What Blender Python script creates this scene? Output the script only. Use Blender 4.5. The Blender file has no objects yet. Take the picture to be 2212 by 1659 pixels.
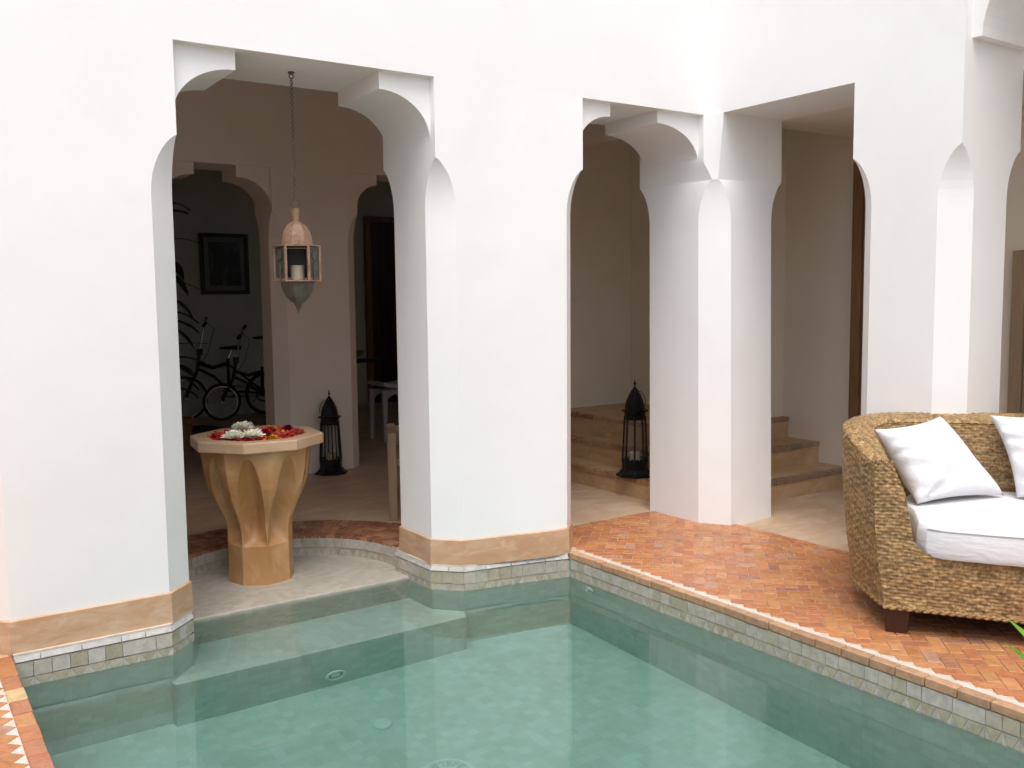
import bpy, bmesh, math, random
import numpy as np
from mathutils import Vector, Matrix
random.seed(7); rng = np.random.default_rng(7)
S = bpy.context.scene
PI = math.pi
# ------------------------------------------------------------------ camera
CAM = Vector((-4.4713, -4.2995, 1.45)); YAW, PITCH, ROLL = 0.597676, 0.0907093, -0.0116984
F = Vector((math.sin(YAW)*math.cos(PITCH), math.cos(YAW)*math.cos(PITCH), -math.sin(PITCH)))
R0 = Vector((math.cos(YAW), -math.sin(YAW), 0)); U0 = R0.cross(F)
RR = R0*math.cos(ROLL)+U0*math.sin(ROLL); UU = -R0*math.sin(ROLL)+U0*math.cos(ROLL)
cd = bpy.data.cameras.new('camera'); co = bpy.data.objects.new('camera', cd); S.collection.objects.link(co)
M = Matrix.Identity(4)
for i in range(3): M[i][0], M[i][1], M[i][2], M[i][3] = RR[i], UU[i], -F[i], CAM[i]
co.matrix_world = M
cd.sensor_width = 36; cd.sensor_fit = 'HORIZONTAL'; cd.lens = 2014.5/2212*36
cd.clip_start = .05; cd.clip_end = 500
S.camera = co
# ------------------------------------------------------------------ sky and sun (bright overcast over a courtyard)
W = bpy.data.worlds.new('World'); S.world = W; W.use_nodes = True
nt = W.node_tree; nt.nodes.clear()
sky = nt.nodes.new('ShaderNodeTexSky'); sky.sky_type = 'NISHITA'; sky.sun_disc = False
SUN_EL, SUN_AZ = math.radians(66), math.radians(215)
sky.sun_elevation = SUN_EL; sky.sun_rotation = SUN_AZ; sky.air_density = 1.0; sky.dust_density = 4.0; sky.ozone_density = 1.0
hs = nt.nodes.new('ShaderNodeHueSaturation'); hs.inputs['Saturation'].default_value = .52
bg = nt.nodes.new('ShaderNodeBackground'); bg.inputs['Strength'].default_value = .15
wo = nt.nodes.new('ShaderNodeOutputWorld')
nt.links.new(sky.outputs[0], hs.inputs['Color']); nt.links.new(hs.outputs[0], bg.inputs['Color']); nt.links.new(bg.outputs[0], wo.inputs['Surface'])
sd = bpy.data.lights.new('sun', 'SUN'); sd.energy = .6; sd.angle = math.radians(45); sd.color = (1, .985, .955)
so = bpy.data.objects.new('sun', sd); S.collection.objects.link(so)
sdir = Vector((math.sin(SUN_AZ)*math.cos(SUN_EL), math.cos(SUN_AZ)*math.cos(SUN_EL), math.sin(SUN_EL)))
so.rotation_euler = sdir.to_track_quat('Z', 'Y').to_euler()
S.view_settings.view_transform = 'Standard'; S.view_settings.look = 'None'; S.view_settings.gamma = 1
S.view_settings.exposure = .84
S.render.engine = 'CYCLES'
S.cycles.max_bounces = 10; S.cycles.diffuse_bounces = 6; S.cycles.glossy_bounces = 4; S.cycles.transmission_bounces = 8
S.cycles.use_denoising = True; S.cycles.sample_clamp_indirect = 8
try: S.cycles.denoiser = 'OPENIMAGEDENOISE'
except Exception: pass
# ------------------------------------------------------------------ helpers
def lin(r, g, b):
    f = lambda c: (c/255/12.92) if c <= 10 else ((c/255+.055)/1.055)**2.4
    return (f(r), f(g), f(b), 1)
def mesh(name, V, Fc, mat=None, parent=None, smooth=False, cols=None, merge=False, uv=None):
    me = bpy.data.meshes.new(name); me.from_pydata([tuple(map(float, v)) for v in V], [], [tuple(map(int, f)) for f in Fc])
    if merge:
        bm = bmesh.new(); bm.from_mesh(me); bmesh.ops.remove_doubles(bm, verts=bm.verts, dist=1e-5)
        bmesh.ops.recalc_face_normals(bm, faces=bm.faces); bm.to_mesh(me); bm.free()
    if cols is not None:
        ca = me.color_attributes.new('Col', 'FLOAT_COLOR', 'CORNER')
        arr = np.ones((len(me.loops), 4), 'f'); k = 0
        for p in me.polygons:
            n = len(p.vertices); arr[k:k+n, :3] = cols[p.index][:3]; k += n
        ca.data.foreach_set('color', arr.ravel())
    if smooth: me.polygons.foreach_set('use_smooth', [True]*len(me.polygons))
    o = bpy.data.objects.new(name, me); S.collection.objects.link(o)
    if mat: me.materials.append(mat)
    if parent: o.parent = parent
    return o
def tag(o, label, cat, group=None):
    o['label'] = label; o['category'] = cat
    if group: o['group'] = group
    return o
def thing(name, label, cat, loc=(0, 0, 0), rz=0, group=None):
    o = bpy.data.objects.new(name, None); S.collection.objects.link(o); o.location = loc; o.rotation_euler = (0, 0, rz)
    o.empty_display_size = .1
    return tag(o, label, cat, group)
def struct(o): o['kind'] = 'structure'; return o
class MB:
    def __init__(s): s.V = []; s.F = []; s.C = []
    def add(s, V, Fc, col=None):
        n = len(s.V); s.V += [tuple(v) for v in V]; s.F += [tuple(i+n for i in f) for f in Fc]; s.C += [col or (1, 1, 1)]*len(Fc); return s
    def box(s, a, b, col=None, rot=None):
        (x0, y0, z0), (x1, y1, z1) = a, b
        V = [(x0,y0,z0),(x1,y0,z0),(x1,y1,z0),(x0,y1,z0),(x0,y0,z1),(x1,y0,z1),(x1,y1,z1),(x0,y1,z1)]
        if rot: V = [rot(Vector(v)) for v in V]
        return s.add(V, [(3,2,1,0),(4,5,6,7),(0,1,5,4),(1,2,6,5),(2,3,7,6),(3,0,4,7)], col)
    def loft(s, rings, cap=True, close=True, col=None):
        n = len(rings[0]); V = [p for r in rings for p in r]; Fc = []
        for i in range(len(rings)-1):
            for j in range(n if close else n-1):
                k = (j+1) % n; Fc.append((i*n+j, i*n+k, (i+1)*n+k, (i+1)*n+j))
        if cap: Fc.append(tuple(range(n-1, -1, -1))); Fc.append(tuple((len(rings)-1)*n+j for j in range(n)))
        return s.add(V, Fc, col)
    def lathe(s, prof, n=24, c=(0, 0), rot=0, col=None, cap=True):
        return s.loft([[(c[0]+r*math.cos(rot+2*PI*k/n), c[1]+r*math.sin(rot+2*PI*k/n), z) for k in range(n)] for r, z in prof], cap=cap, col=col)
    def tube(s, pts, r, n=8, col=None, cap=True):
        pts = [Vector(p) for p in pts]; rr = r if isinstance(r, (list, tuple)) else [r]*len(pts); rings = []
        t0 = (pts[1]-pts[0]).normalized(); up = Vector((0, 0, 1)) if abs(t0.z) < .9 else Vector((1, 0, 0))
        a = t0.cross(up).normalized()
        for i, p in enumerate(pts):
            t = (pts[min(i+1, len(pts)-1)]-pts[max(i-1, 0)]).normalized(); a = (a-t*a.dot(t)).normalized(); b = t.cross(a)
            rings.append([p+a*rr[i]*math.cos(2*PI*k/n)+b*rr[i]*math.sin(2*PI*k/n) for k in range(n)])
        return s.loft(rings, cap=cap, col=col)
    def torus(s, c, R, r, ax='z', n=28, m=8, col=None):
        V = []; Fc = []
        for i in range(n):
            for j in range(m):
                a = 2*PI*i/n; b = 2*PI*j/m; q = R+r*math.cos(b); h = r*math.sin(b)
                v = {'z': (q*math.cos(a), q*math.sin(a), h), 'y': (q*math.cos(a), h, q*math.sin(a)), 'x': (h, q*math.cos(a), q*math.sin(a))}[ax]
                V.append((c[0]+v[0], c[1]+v[1], c[2]+v[2])); Fc.append((i*m+j, ((i+1) % n)*m+j, ((i+1) % n)*m+(j+1) % m, i*m+(j+1) % m))
        return s.add(V, Fc, col)
    def prism(s, poly, d0, d1, ax='y', col=None):
        mk = {'y': lambda p, d: (p[0], d, p[1]), 'x': lambda p, d: (d, p[0], p[1]), 'z': lambda p, d: (p[0], p[1], d)}[ax]
        return s.loft([[mk(p, d0) for p in poly], [mk(p, d1) for p in poly]], col=col)
    def build(s, name, mat, parent=None, smooth=False, merge=True, cols=False, bevel=0, warp=None):
        V = [warp(*v) for v in s.V] if warp else s.V
        o = mesh(name, V, s.F, mat, parent, smooth, s.C if cols else None, merge and not cols)
        if bevel:
            m = o.modifiers.new('bevel', 'BEVEL'); m.width = bevel; m.segments = 2; m.limit_method = 'ANGLE'; m.angle_limit = math.radians(28)
        if smooth and not cols:
            bm = bmesh.new(); bm.from_mesh(o.data)
            for e in bm.edges:
                if len(e.link_faces) == 2 and e.calc_face_angle(0) > math.radians(24): e.smooth = False
            bm.to_mesh(o.data); bm.free()
        return o
# ------------------------------------------------------------------ materials
def mat(name, base, rough=.6, nodes=None, **kw):
    m = bpy.data.materials.new(name); m.use_nodes = True; t = m.node_tree; p = t.nodes['Principled BSDF']
    p.inputs['Base Color'].default_value = base if len(base) == 4 else (*base, 1); p.inputs['Roughness'].default_value = rough
    for k, v in kw.items(): p.inputs[k.replace('_', ' ')].default_value = v
    if nodes: nodes(t, p)
    return m
def N(t, typ, **kw):
    n = t.nodes.new(typ)
    for k, v in kw.items():
        if k.startswith('i_'): n.inputs[k[2:].replace('_', ' ')].default_value = v
        else: setattr(n, k, v)
    return n
def coords(t, scale=(1, 1, 1)):
    tc = N(t, 'ShaderNodeTexCoord'); mp = N(t, 'ShaderNodeMapping'); mp.inputs['Scale'].default_value = scale
    t.links.new(tc.outputs['Object'], mp.inputs[0]); return mp.outputs[0]
def noise(t, co, scale, detail=4, rough=.55, dist=0):
    n = N(t, 'ShaderNodeTexNoise'); n.inputs['Scale'].default_value = scale; n.inputs['Detail'].default_value = detail
    n.inputs['Roughness'].default_value = rough; n.inputs['Distortion'].default_value = dist
    t.links.new(co, n.inputs['Vector']); return n.outputs['Fac']
def ramp(t, fac, stops):
    r = N(t, 'ShaderNodeValToRGB'); e = r.color_ramp.elements
    while len(e) < len(stops): e.new(.5)
    for x, (pos, c) in zip(e, stops): x.position = pos; x.color = c if len(c) == 4 else (*c, 1)
    t.links.new(fac, r.inputs[0]); return r.outputs[0]
def mixc(t, a, b, fac, mode='MIX'):
    m = N(t, 'ShaderNodeMix', data_type='RGBA', blend_type=mode)
    for s, v in (('A', a), ('B', b)):
        k = [i for i in m.inputs if i.name == s and i.type == 'RGBA'][0]
        if hasattr(v, 'links'): t.links.new(v, k)
        else: k.default_value = v if len(v) == 4 else (*v, 1)
    f = [i for i in m.inputs if i.name == 'Factor' and i.type == 'VALUE'][0]
    if hasattr(fac, 'links'): t.links.new(fac, f)
    else: f.default_value = fac
    return [o for o in m.outputs if o.type == 'RGBA'][0]
def bump(t, p, h, strength=.3, dist=.01, prev=None):
    b = N(t, 'ShaderNodeBump'); b.inputs['Strength'].default_value = strength; b.inputs['Distance'].default_value = dist
    t.links.new(h, b.inputs['Height'])
    if prev: t.links.new(prev, b.inputs['Normal'])
    t.links.new(b.outputs[0], p.inputs['Normal']); return b.outputs[0]
def plaster(c1, c2, c3, bs=.25):
    def f(t, p):
        co = coords(t); a = noise(t, co, 1.3, 5, .6, .4)
        c = ramp(t, a, [(.3, c1), (.52, c2), (.75, c3)])
        t.links.new(c, p.inputs['Base Color'])
        n1 = bump(t, p, noise(t, co, 2.2, 2, .45), bs*.8, .03); n2 = bump(t, p, noise(t, co, 22, 6, .6, .5), bs, .003, n1)
    return f
M_white = mat('white lime plaster', (.86, .85, .83), .62, plaster((.825, .82, .805), (.855, .855, .85), (.865, .865, .86)))
M_room = mat('beige room plaster', (.5, .44, .38), .7, plaster((.70, .625, .55), (.745, .675, .605), (.78, .715, .65), .2))
M_stairwall = mat('cream stair plaster', (.6, .5, .38), .7, plaster((.76, .70, .59), (.80, .745, .64), (.82, .775, .69), .2))
M_green = mat('grey green room plaster', (.3, .3, .26), .75, plaster((.60, .60, .53), (.64, .64, .57), (.68, .68, .61), .2))
def tadelakt(c1, c2, c3, s=3.0, st=(1, 1, 1), rb=.25, stain=None):
    def f(t, p):
        co = coords(t, st); c = ramp(t, noise(t, co, s, 7, .62, 1.2), [(.3, c1), (.5, c2), (.7, c3)])
        c = mixc(t, c, (*[x*1.25 for x in c3[:3]], 1), ramp(t, noise(t, co, s*3.3, 5, .6, .6), [(.52, (0, 0, 0)), (.75, (.5, .5, .5))]))
        t.links.new(c, p.inputs['Base Color'])
        bump(t, p, noise(t, co, 12, 5, .6), rb, .004)
    return f
M_skirt = mat('ochre tadelakt skirting', (.5, .3, .15), .45, tadelakt((.48, .27, .145), (.53, .33, .20), (.60, .45, .32), 2.6, (1, 1, 3)))
M_floor = mat('smooth tan lime floor', (.4, .25, .15), .5, tadelakt((.44, .29, .185), (.52, .37, .25), (.60, .47, .36), 1.6, (1, 2.2, 1)))
M_step = mat('ochre stair plaster', (.4, .22, .1), .5, tadelakt((.46, .29, .15), (.54, .36, .20), (.60, .44, .28), 2.2, (1, 1, 2)))
M_stone = mat('carved ochre sandstone', (.45, .26, .1), .42, tadelakt((.38, .18, .06), (.48, .255, .105), (.56, .37, .22), 2.2, (1, 1, .8), .2))
def vcol(rough_var=True, bs=.15, sc=60, mul=1):
    def f(t, p):
        a = N(t, 'ShaderNodeAttribute', attribute_name='Col'); co = coords(t)
        c = mixc(t, a.outputs['Color'], ramp(t, noise(t, co, 26, 6, .65, .6), [(.25, (.62, .60, .58)), (.5, (.97, .97, .97)), (.75, (1.25, 1.22, 1.2))]), .85, 'MULTIPLY')
        t.links.new(c, p.inputs['Base Color'])
        if rough_var:
            r = N(t, 'ShaderNodeMapRange'); t.links.new(noise(t, co, 9, 4), r.inputs['Value'])
            r.inputs['From Min'].default_value = .3; r.inputs['From Max'].default_value = .7; r.inputs['To Min'].default_value = .2; r.inputs['To Max'].default_value = .55
            t.links.new(r.outputs[0], p.inputs['Roughness'])
        bump(t, p, noise(t, co, sc, 4), bs, .003)
    return f
M_brick = mat('glazed terracotta bricks', (.5, .2, .08), .3, vcol(True, .35, 45), Specular_IOR_Level=.35)
M_tile = mat('hand cut zellige tiles', (.5, .5, .4), .25, vcol(True, .2, 40))
M_rim = mat('pinkish sandstone rim', (.5, .35, .22), .45, tadelakt((.46, .28, .16), (.52, .34, .215), (.57, .41, .285), 2.4, (1, 1, 1), .2))
M_mortar = mat('sandy mortar', (.42, .28, .18), .8, tadelakt((.46, .30, .19), (.54, .39, .27), (.6, .48, .36), 9))
M_whitegrout = mat('white tile border', (.72, .66, .58), .4, tadelakt((.52, .45, .37), (.62, .55, .47), (.66, .61, .55), 14))
def pooltile(c1, c2, c3, sz):
    def f(t, p):
        tc = N(t, 'ShaderNodeTexCoord'); geo = N(t, 'ShaderNodeNewGeometry')
        cols = []
        for ax in range(3):
            sp = N(t, 'ShaderNodeSeparateXYZ'); t.links.new(tc.outputs['Object'], sp.inputs[0]); cb = N(t, 'ShaderNodeCombineXYZ')
            a, b = [(1, 2), (0, 2), (0, 1)][ax]
            t.links.new(sp.outputs[a], cb.inputs[0]); t.links.new(sp.outputs[b], cb.inputs[1])
            br = N(t, 'ShaderNodeTexBrick', offset=0, squash=1); t.links.new(cb.outputs[0], br.inputs['Vector'])
            br.inputs['Color1'].default_value = (*c1, 1); br.inputs['Color2'].default_value = (*c2, 1); br.inputs['Mortar'].default_value = (*c3, 1)
            br.inputs['Scale'].default_value = 1; br.inputs['Mortar Size'].default_value = sz*.035; br.inputs['Brick Width'].default_value = sz; br.inputs['Row Height'].default_value = sz
            cols.append(br.outputs['Color'])
        nn = N(t, 'ShaderNodeSeparateXYZ'); t.links.new(geo.outputs['True Normal'], nn.inputs[0])
        ab = []
        for k in (0, 2):
            m = N(t, 'ShaderNodeMath', operation='ABSOLUTE'); t.links.new(nn.outputs[k], m.inputs[0])
            g = N(t, 'ShaderNodeMath', operation='GREATER_THAN'); g.inputs[1].default_value = .7; t.links.new(m.outputs[0], g.inputs[0]); ab.append(g.outputs[0])
        c = mixc(t, cols[1], cols[0], ab[0]); c = mixc(t, c, cols[2], ab[1])
        co = coords(t); c = mixc(t, c, ramp(t, noise(t, co, 5, 5, .6, .5), [(.3, (.84, .87, .82)), (.6, (1.03, 1.03, 1.03))]), .7, 'MULTIPLY')
        t.links.new(c, p.inputs['Base Color']); bump(t, p, noise(t, co, 30, 3), .2, .003)
    return f
M_pool = mat('pale sea green pool tiles', (.4, .45, .4), .3, pooltile((.385, .45, .39), (.45, .52, .475), (.40, .46, .40), .052))
M_ledge = mat('worn pale mosaic', (.45, .42, .36), .35, pooltile((.40, .37, .31), (.50, .47, .41), (.44, .41, .35), .036))
# ------------------------------------------------------------------ setting: walls
H = 2.60; ZW = -.136; XR = -1.266; XL = -4.093; TOP = 6.6
def sm(t): t = min(1, max(0, t)); return t*t*(3-2*t)
def lean(x, y, z):
    w = max(0, min(1, (x+1.93)/.72)); f = max(0, min(1, 1-z/2.6))**1.3 if y < 1.2 else 0
    k = w*f*sm(1.6-abs(x)/1.5 if x > 0 else 1)
    return (x-.125*k, y-.145*k, z)
ZA, ZC = 2.19, 1.93
def fr(z):
    if z <= ZC: return 1
    t = (z-ZC)/(ZA-ZC); return max(0, 1-t**2.0)**.72
def densify(poly, st=.12, ref=None):
    out = []; ref = ref or poly
    for i in range(len(poly)):
        a = Vector(poly[i]); b = Vector(poly[(i+1) % len(poly)]); n = max(1, round((Vector(ref[(i+1) % len(poly)])-Vector(ref[i])).length/st))
        out += [tuple(a.lerp(b, k/n)) for k in range(n)]
    return out
def pierloft(mb, up, lo, z0, zt=H):
    rings = []
    zs = [z0]+[.0+ZC*k/10 for k in range(11)]+[ZC+(ZA-ZC)*math.sin(PI/2*k/9) for k in range(1, 10)]+[2.4, zt]
    for z in zs:
        f = fr(z); R_ = [(u[0]+(l[0]-u[0])*f, u[1]+(l[1]-u[1])*f) for u, l in zip(up, lo)]; rings.append([(x, y, z) for x, y in densify(R_, .16, lo)])
    mb.loft(rings)
def rect_ch(x0, y0, x1, y1, c0=.12, corners='1111'):
    up = []; lo = []; c = [c0*(ch == '1') for ch in corners]
    P = [(x0, y0, 1, 1, False), (x1, y0, -1, 1, True), (x1, y1, -1, -1, False), (x0, y1, 1, -1, True)]
    for (x, y, sx, sy, fl), k in zip(P, c):
        a = (x, y+sy*k); b = (x+sx*k, y); q = [a, b] if not fl else [b, a]
        up += [(x, y), (x, y)]; lo += q
    return up, lo
def arcpanel(xj, xs, zs=2.515, zj=2.28, n=14, top=H):
    # xj jamb side, xs step side
    pts = [(xj, top), (xs, top), (xs, zs)]
    for k in range(1, n+1):
        a = PI/2*k/n; pts.append((xs+(xj-xs)*math.sin(a), zj+(zs-zj)*math.cos(a)))
    return pts
T1, T2 = .60, .55
w1 = thing('poolside_wall', 'tall white plaster wall rising straight out of the pool, with a wide arched opening behind the stone basin', 'wall')
mb = MB()
P0 = rect_ch(-4.20, 0, -3.32, T1); P2 = rect_ch(-2.01, 0, -1.03, T1)
pierloft(mb, *P0, -.02); pierloft(mb, *P2, -.02)
up3 = [(-.05, 0), (-.020, -.050), (0, -.121), (T2, -.121), (T2, -.121), (T2, T1), (-.05, T1), (-.05, T1)]
lo3 = [(-.045, .05), (.012, -.04), (.07, -.121), (T2-.10, -.121), (T2, -.02), (T2, T1), (.05, T1), (-.05, T1-.1)]
md3 = [(-.019, -.046), (-.008, -.060), (.003, -.074)]+[((u[0]+l[0])/2*0+u[0], u[1]) for u, l in zip(up3[3:], lo3[3:])]
rings = []
for z in [-.02]+[ZC*k/10 for k in range(11)]+[ZC+(ZA-ZC)*math.sin(PI/2*k/9) for k in range(1, 10)]+[2.21, 2.235, 2.26, 2.285, 2.31, 2.33, 2.4, 2.44, 2.5, H]:
    if z <= ZA+1e-6: f = fr(z); R_ = [(m_[0]+(l[0]-m_[0])*f, m_[1]+(l[1]-m_[1])*f) for m_, l in zip(md3, lo3)]
    else: tz = (z-ZA)/(H-ZA); ff = [min(1, tz*3.6), min(1, tz*1.8)]+[tz]*6; R_ = [(m_[0]+(u[0]-m_[0])*f, m_[1]+(u[1]-m_[1])*f) for m_, u, f in zip(md3, up3, ff)]
    rings.append([(x, y, z) for x, y in densify(R_, .16, lo3)])
mb.loft(rings)
mb.box((-6.9, 0, -.02), (-5.6, T1, H)); 
mb.box((-6.9, 0, H), (0, T1, TOP))
w1m = mb.build('wall_body', M_white, w1, warp=lean, smooth=True)
for xa, xb in ((-3.32, -3.03), (-2.01, -2.30)):
    MB().prism(arcpanel(xa, xb), .05, T1-.05).build('arch_spandrel', M_white, w1, warp=lean)
for xa, xb in ((-1.03, -.78), (-.047, -.40)):
    MB().prism(arcpanel(xa, xb, 2.525, 2.30), .05, T1-.05).build('arch_spandrel', M_white, w1, warp=lean)
def off(poly, d):
    n = len(poly); cx = sum(p[0] for p in poly)/n; cy = sum(p[1] for p in poly)/n; out = []
    for i in range(n):
        a = Vector(poly[i-1]); b = Vector(poly[i]); c = Vector(poly[(i+1) % n])
        e1 = (b-a); e2 = (c-b)
        n1 = Vector((e1.y, -e1.x)).normalized(); n2 = Vector((e2.y, -e2.x)).normalized()
        m = (n1+n2).normalized(); out.append(tuple(b+m*d/max(.4, m.dot(n1))))
    return out
def ringz(poly, z, ln=True): return [(lean(x, y, 0)[0], lean(x, y, 0)[1], z) if ln else (x, y, z) for x, y in poly]
for lo in (P0[1], P2[1]):
    a = densify(off(lo, .010), ref=lo); b = densify(off(lo, .014), ref=lo)
    rg = [[lean(x, y, 0)[:2]+(-.004,) for x, y in b], [lean(x, y, 0)[:2]+(.03,) for x, y in b], [lean(x, y, .138)[:2]+(.138,) for x, y in a], [lean(x, y, .143)[:2]+(.143,) for x, y in densify(lo)]]
    MB().loft(rg).build('skirting', M_skirt, w1, smooth=True)
# second wall (right), runs toward the camera along x = 0
w2 = thing('terrace_wall', 'tall white plaster wall on the right behind the wicker sofa, with a plain square-headed opening onto steps', 'wall')
mb = MB()
up4, lo4 = rect_ch(0, -1.69, T2, -1.07)
pierloft(mb, up4, lo4, -.02, 3.45)
mb.box((0.001, -1.07, H), (T2, 0, TOP)); mb.box((0, -1.69, 3.45), (T2, -1.07, TOP))
mb.box((0, -4.5, 3.45), (T2, -1.69, TOP)); mb.box((0, -7.6, -.02), (T2, -4.5, TOP)); mb.box((.001, 0, H), (T2, T1, TOP))
mb.build('wall_body', M_white, w2)
pan = [(-1.69, 3.45), (-2.40, 3.45), (-2.40, 3.22)]+[(-2.40+.66*math.sin(PI/2*k/18), 2.70+.52*math.cos(PI/2*k/18)) for k in range(1, 19)]+[(-1.69, 2.70)]
MB().prism(pan, .06, T2-.05, 'x').build('arch_spandrel', M_white, w2)
pan = [(-4.5, 3.45), (-3.79, 3.45), (-3.79, 3.22)]+[(-3.79-.66*math.sin(PI/2*k/18), 2.70+.52*math.cos(PI/2*k/18)) for k in range(1, 19)]+[(-4.5, 2.70)]
MB().prism(pan, .06, T2-.05, 'x').build('arch_spandrel', M_white, w2)
# unseen courtyard walls beside and behind the camera, added and sized for the light
MB().box((-7.1, -7.6, -.02), (-6.9, T1, 3.0)).build('added_courtyard_wall', M_white)
tag(bpy.data.objects['added_courtyard_wall'], 'added white courtyard wall left of the pool terrace, outside the view, sized for the light', 'wall')
MB().box((-7.1, -7.8, -.02), (T2, -7.6, 2.6)).build('added_courtyard_wall', M_white)
tag(bpy.data.objects['added_courtyard_wall.001'], 'added white courtyard wall at the near end of the pool, outside the view, sized for the light', 'wall')
# room behind
w3 = thing('inner_arcade_wall', 'dim beige inner wall with two small arches, behind the hanging lantern', 'wall')
mb = MB(); Y3 = 3.12; H3 = 2.535; T3 = .42
def pier3(x0, x1): 
    u, l = rect_ch(x0, Y3, x1, Y3+T3, .10); pierloft(mb, u, l, -.02, H3)
pier3(-6.6, -2.63); pier3(-1.755, -1.0); pier3(-.08, .6)
mb.box((-6.6, Y3, H3), (.6, Y3+T3, 3.5))
mb.build('wall_body', M_room, w3)
for xa, xb in ((-2.63, -2.36), (-1.755, -2.03), (-1.0, -.80), (-.08, -.30)):
    MB().prism(arcpanel(xa, xb, 2.445, 2.22, top=H3), Y3+.025, Y3+T3-.03).build('arch_spandrel', M_room, w3)
def solid(name, a, b, m, label): return tag(MB().box(a, b).build(name, m), label, 'wall')
solid('room_wall', (-6.9, 7.7, -.02), (3.2, 7.9, 3.5), M_green, 'dark grey-green end wall behind the folding bicycles, with the framed picture on it')
solid('room_wall', (-6.9, T1, -.02), (-6.7, 7.7, 3.5), M_room, 'beige side wall of the front room, hidden left of the wide arch')
solid('room_wall', (3.0, 2.45, -.02), (3.2, 7.7, 3.5), M_green, 'grey-green side wall of the back room, hidden by the inner arches')
sw = MB()
sw.box((.15, 2.25, -.02), (3.2, 2.45, 2.95)); sw.box((1.33, .70, -.02), (1.62, 2.25, 2.95)); sw.box((1.6, -4.6, -.02), (1.8, .70, 2.95))
tag(sw.build('stair_wall', M_stairwall), 'cream plaster wall enclosing the ochre steps behind the corner pillar', 'wall')
# ceilings
c1 = struct(MB().box((-6.9, T1, 3.4), (.2, 7.7, 3.5)).build('ceiling', M_room))
cb = MB(); cb.add([(.2, T1, 2.62), (.2, 2.3, 3.0), (1.7, 2.3, 3.0), (1.7, T1, 2.72), (1.7, .05, 2.585), (T2, .05, 2.585), (T2, T1, 2.70), (.2, T1, 2.70)], [(0, 1, 2, 3), (3, 4, 5, 6)])
struct(MB().box((T2, -4.6, 2.60), (1.7, .06, 2.72)).build('ceiling', M_stairwall)); struct(MB().prism([(.06, 2.60), (.85, 2.82), (2.3, 2.90), (2.3, 3.05), (.06, 3.05)], T2, 1.7, 'x').build('ceiling', M_stairwall))
struct(MB().prism([(T1, 2.72), (2.3, 2.90), (2.3, 3.05), (T1, 3.05)], .15, T2, 'x').build('ceiling', M_stairwall))
struct(MB().box((.2, 2.3, 3.4), (3.2, 7.7, 3.5)).build('ceiling', M_room))
struct(MB().box((.0, T1, 2.62), (.16, 3.12, 3.5)).build('ceiling', M_room))
struct(MB().box((T2, -7.6, 3.6), (2.6, -1.7, 3.7)).build('ceiling', M_stairwall))
solid('passage_wall', (1.8, -7.6, -.02), (2.0, -4.6, 3.6), M_stairwall, 'cream passage wall behind the sofa, outside the view')
# ------------------------------------------------------------------ floors
struct(MB().box((-6.9, 1.68, -.30), (3.2, 7.7, 0)).build('floor', M_floor))
CX, CY, RA = -2.66, .56, .655
# front room floor with the round alcove cut out: strip quads around the arc
mb = MB(); n = 28; arc = [(CX+RA*math.cos(PI*k/n), CY+RA*math.sin(PI*k/n)) for k in range(n+1)]
outr = [(CX+1.06*math.cos(PI*k/n), CY+1.06*math.sin(PI*k/n)) for k in range(n+1)]
for i in range(n):
    a, b = outr[i], outr[i+1]
    ya = 1.68
    mb.add([(a[0], a[1], 0), (a[0], ya, 0), (b[0], ya, 0), (b[0], b[1], 0)], [(0, 1, 2, 3)])
mb.add([(-6.9, .3, 0), (-6.9, 1.68, 0), (CX-1.06, 1.68, 0), (CX-1.06, .3, 0)], [(0, 1, 2, 3)])
mb.add([(CX+1.06, .33, 0), (CX+1.06, 1.68, 0), (3.2, 1.68, 0), (3.2, .33, 0)], [(0, 1, 2, 3)])
mb.add([(.0, -7.6, 0), (3.2, -7.6, 0), (3.2, .33, 0), (.0, .33, 0)], [(0, 1, 2, 3)])
struct(mb.build('floor', M_floor))
# alcove ledge just above the water
mb = MB(); poly = [(-3.33, .345), (-1.99, .345)]+[(CX+(RA+.03)*math.cos(PI*k/n), CY+(RA+.03)*math.sin(PI*k/n)) for k in range(n+1)]
mb.prism(poly, -.62, -.121, 'z')
struct(mb.build('pool_ledge', M_ledge, bevel=.006))
# pool basin
mb = MB()
mb.prism([(-3.452, -.072), (-1.93, -.105), (-1.88, .0), (-1.95, .36), (-3.36, .36), (-3.46, .05)], -.95, -.47, 'z')
wl = [(-4.2, -.05), (-2.06, -.05), (-1.86, -.05), (-1.60, -.088), (-1.266, -.165), (-1.20, -.165)]
struct(mb.build('pool_step', M_pool, bevel=.01))
mb = MB()
mb.loft([[(x, y, z) for x, y in wl]+[(-1.2, .3, z), (-4.2, .3, z)] for z in (-.95, -.137)] , col=None)
mb2 = MB()
# left part of the north wall (under pier), right part, leave opening of the alcove
mb2.prism([(-4.2, -.028), (-3.448, -.028), (-3.322, .098), (-3.306, .36), (-4.2, .36)], -.95, -.05, 'z')
mb2.prism([(-2.036, .36), (-2.02, .105), (-1.896, -.026), (-1.62, -.075), (-1.42, -.120), (-1.28, -.160), (-1.2, -.168), (-1.2, .36)], -.95, -.05, 'z')
mb2.box((XR+.004, -7.2, -.95), (-1.1, -.10, -.045)); mb2.box((-4.25, -7.2, -.95), (XL-.004, .3, -.045)); mb2.box((XL, -7.2, -.95), (XR, -7.0, -.045))
mb2.box((-4.25, -7.2, -1.0), (-1.1, .36, -.92))
struct(mb2.build('pool_shell', M_pool))
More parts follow.
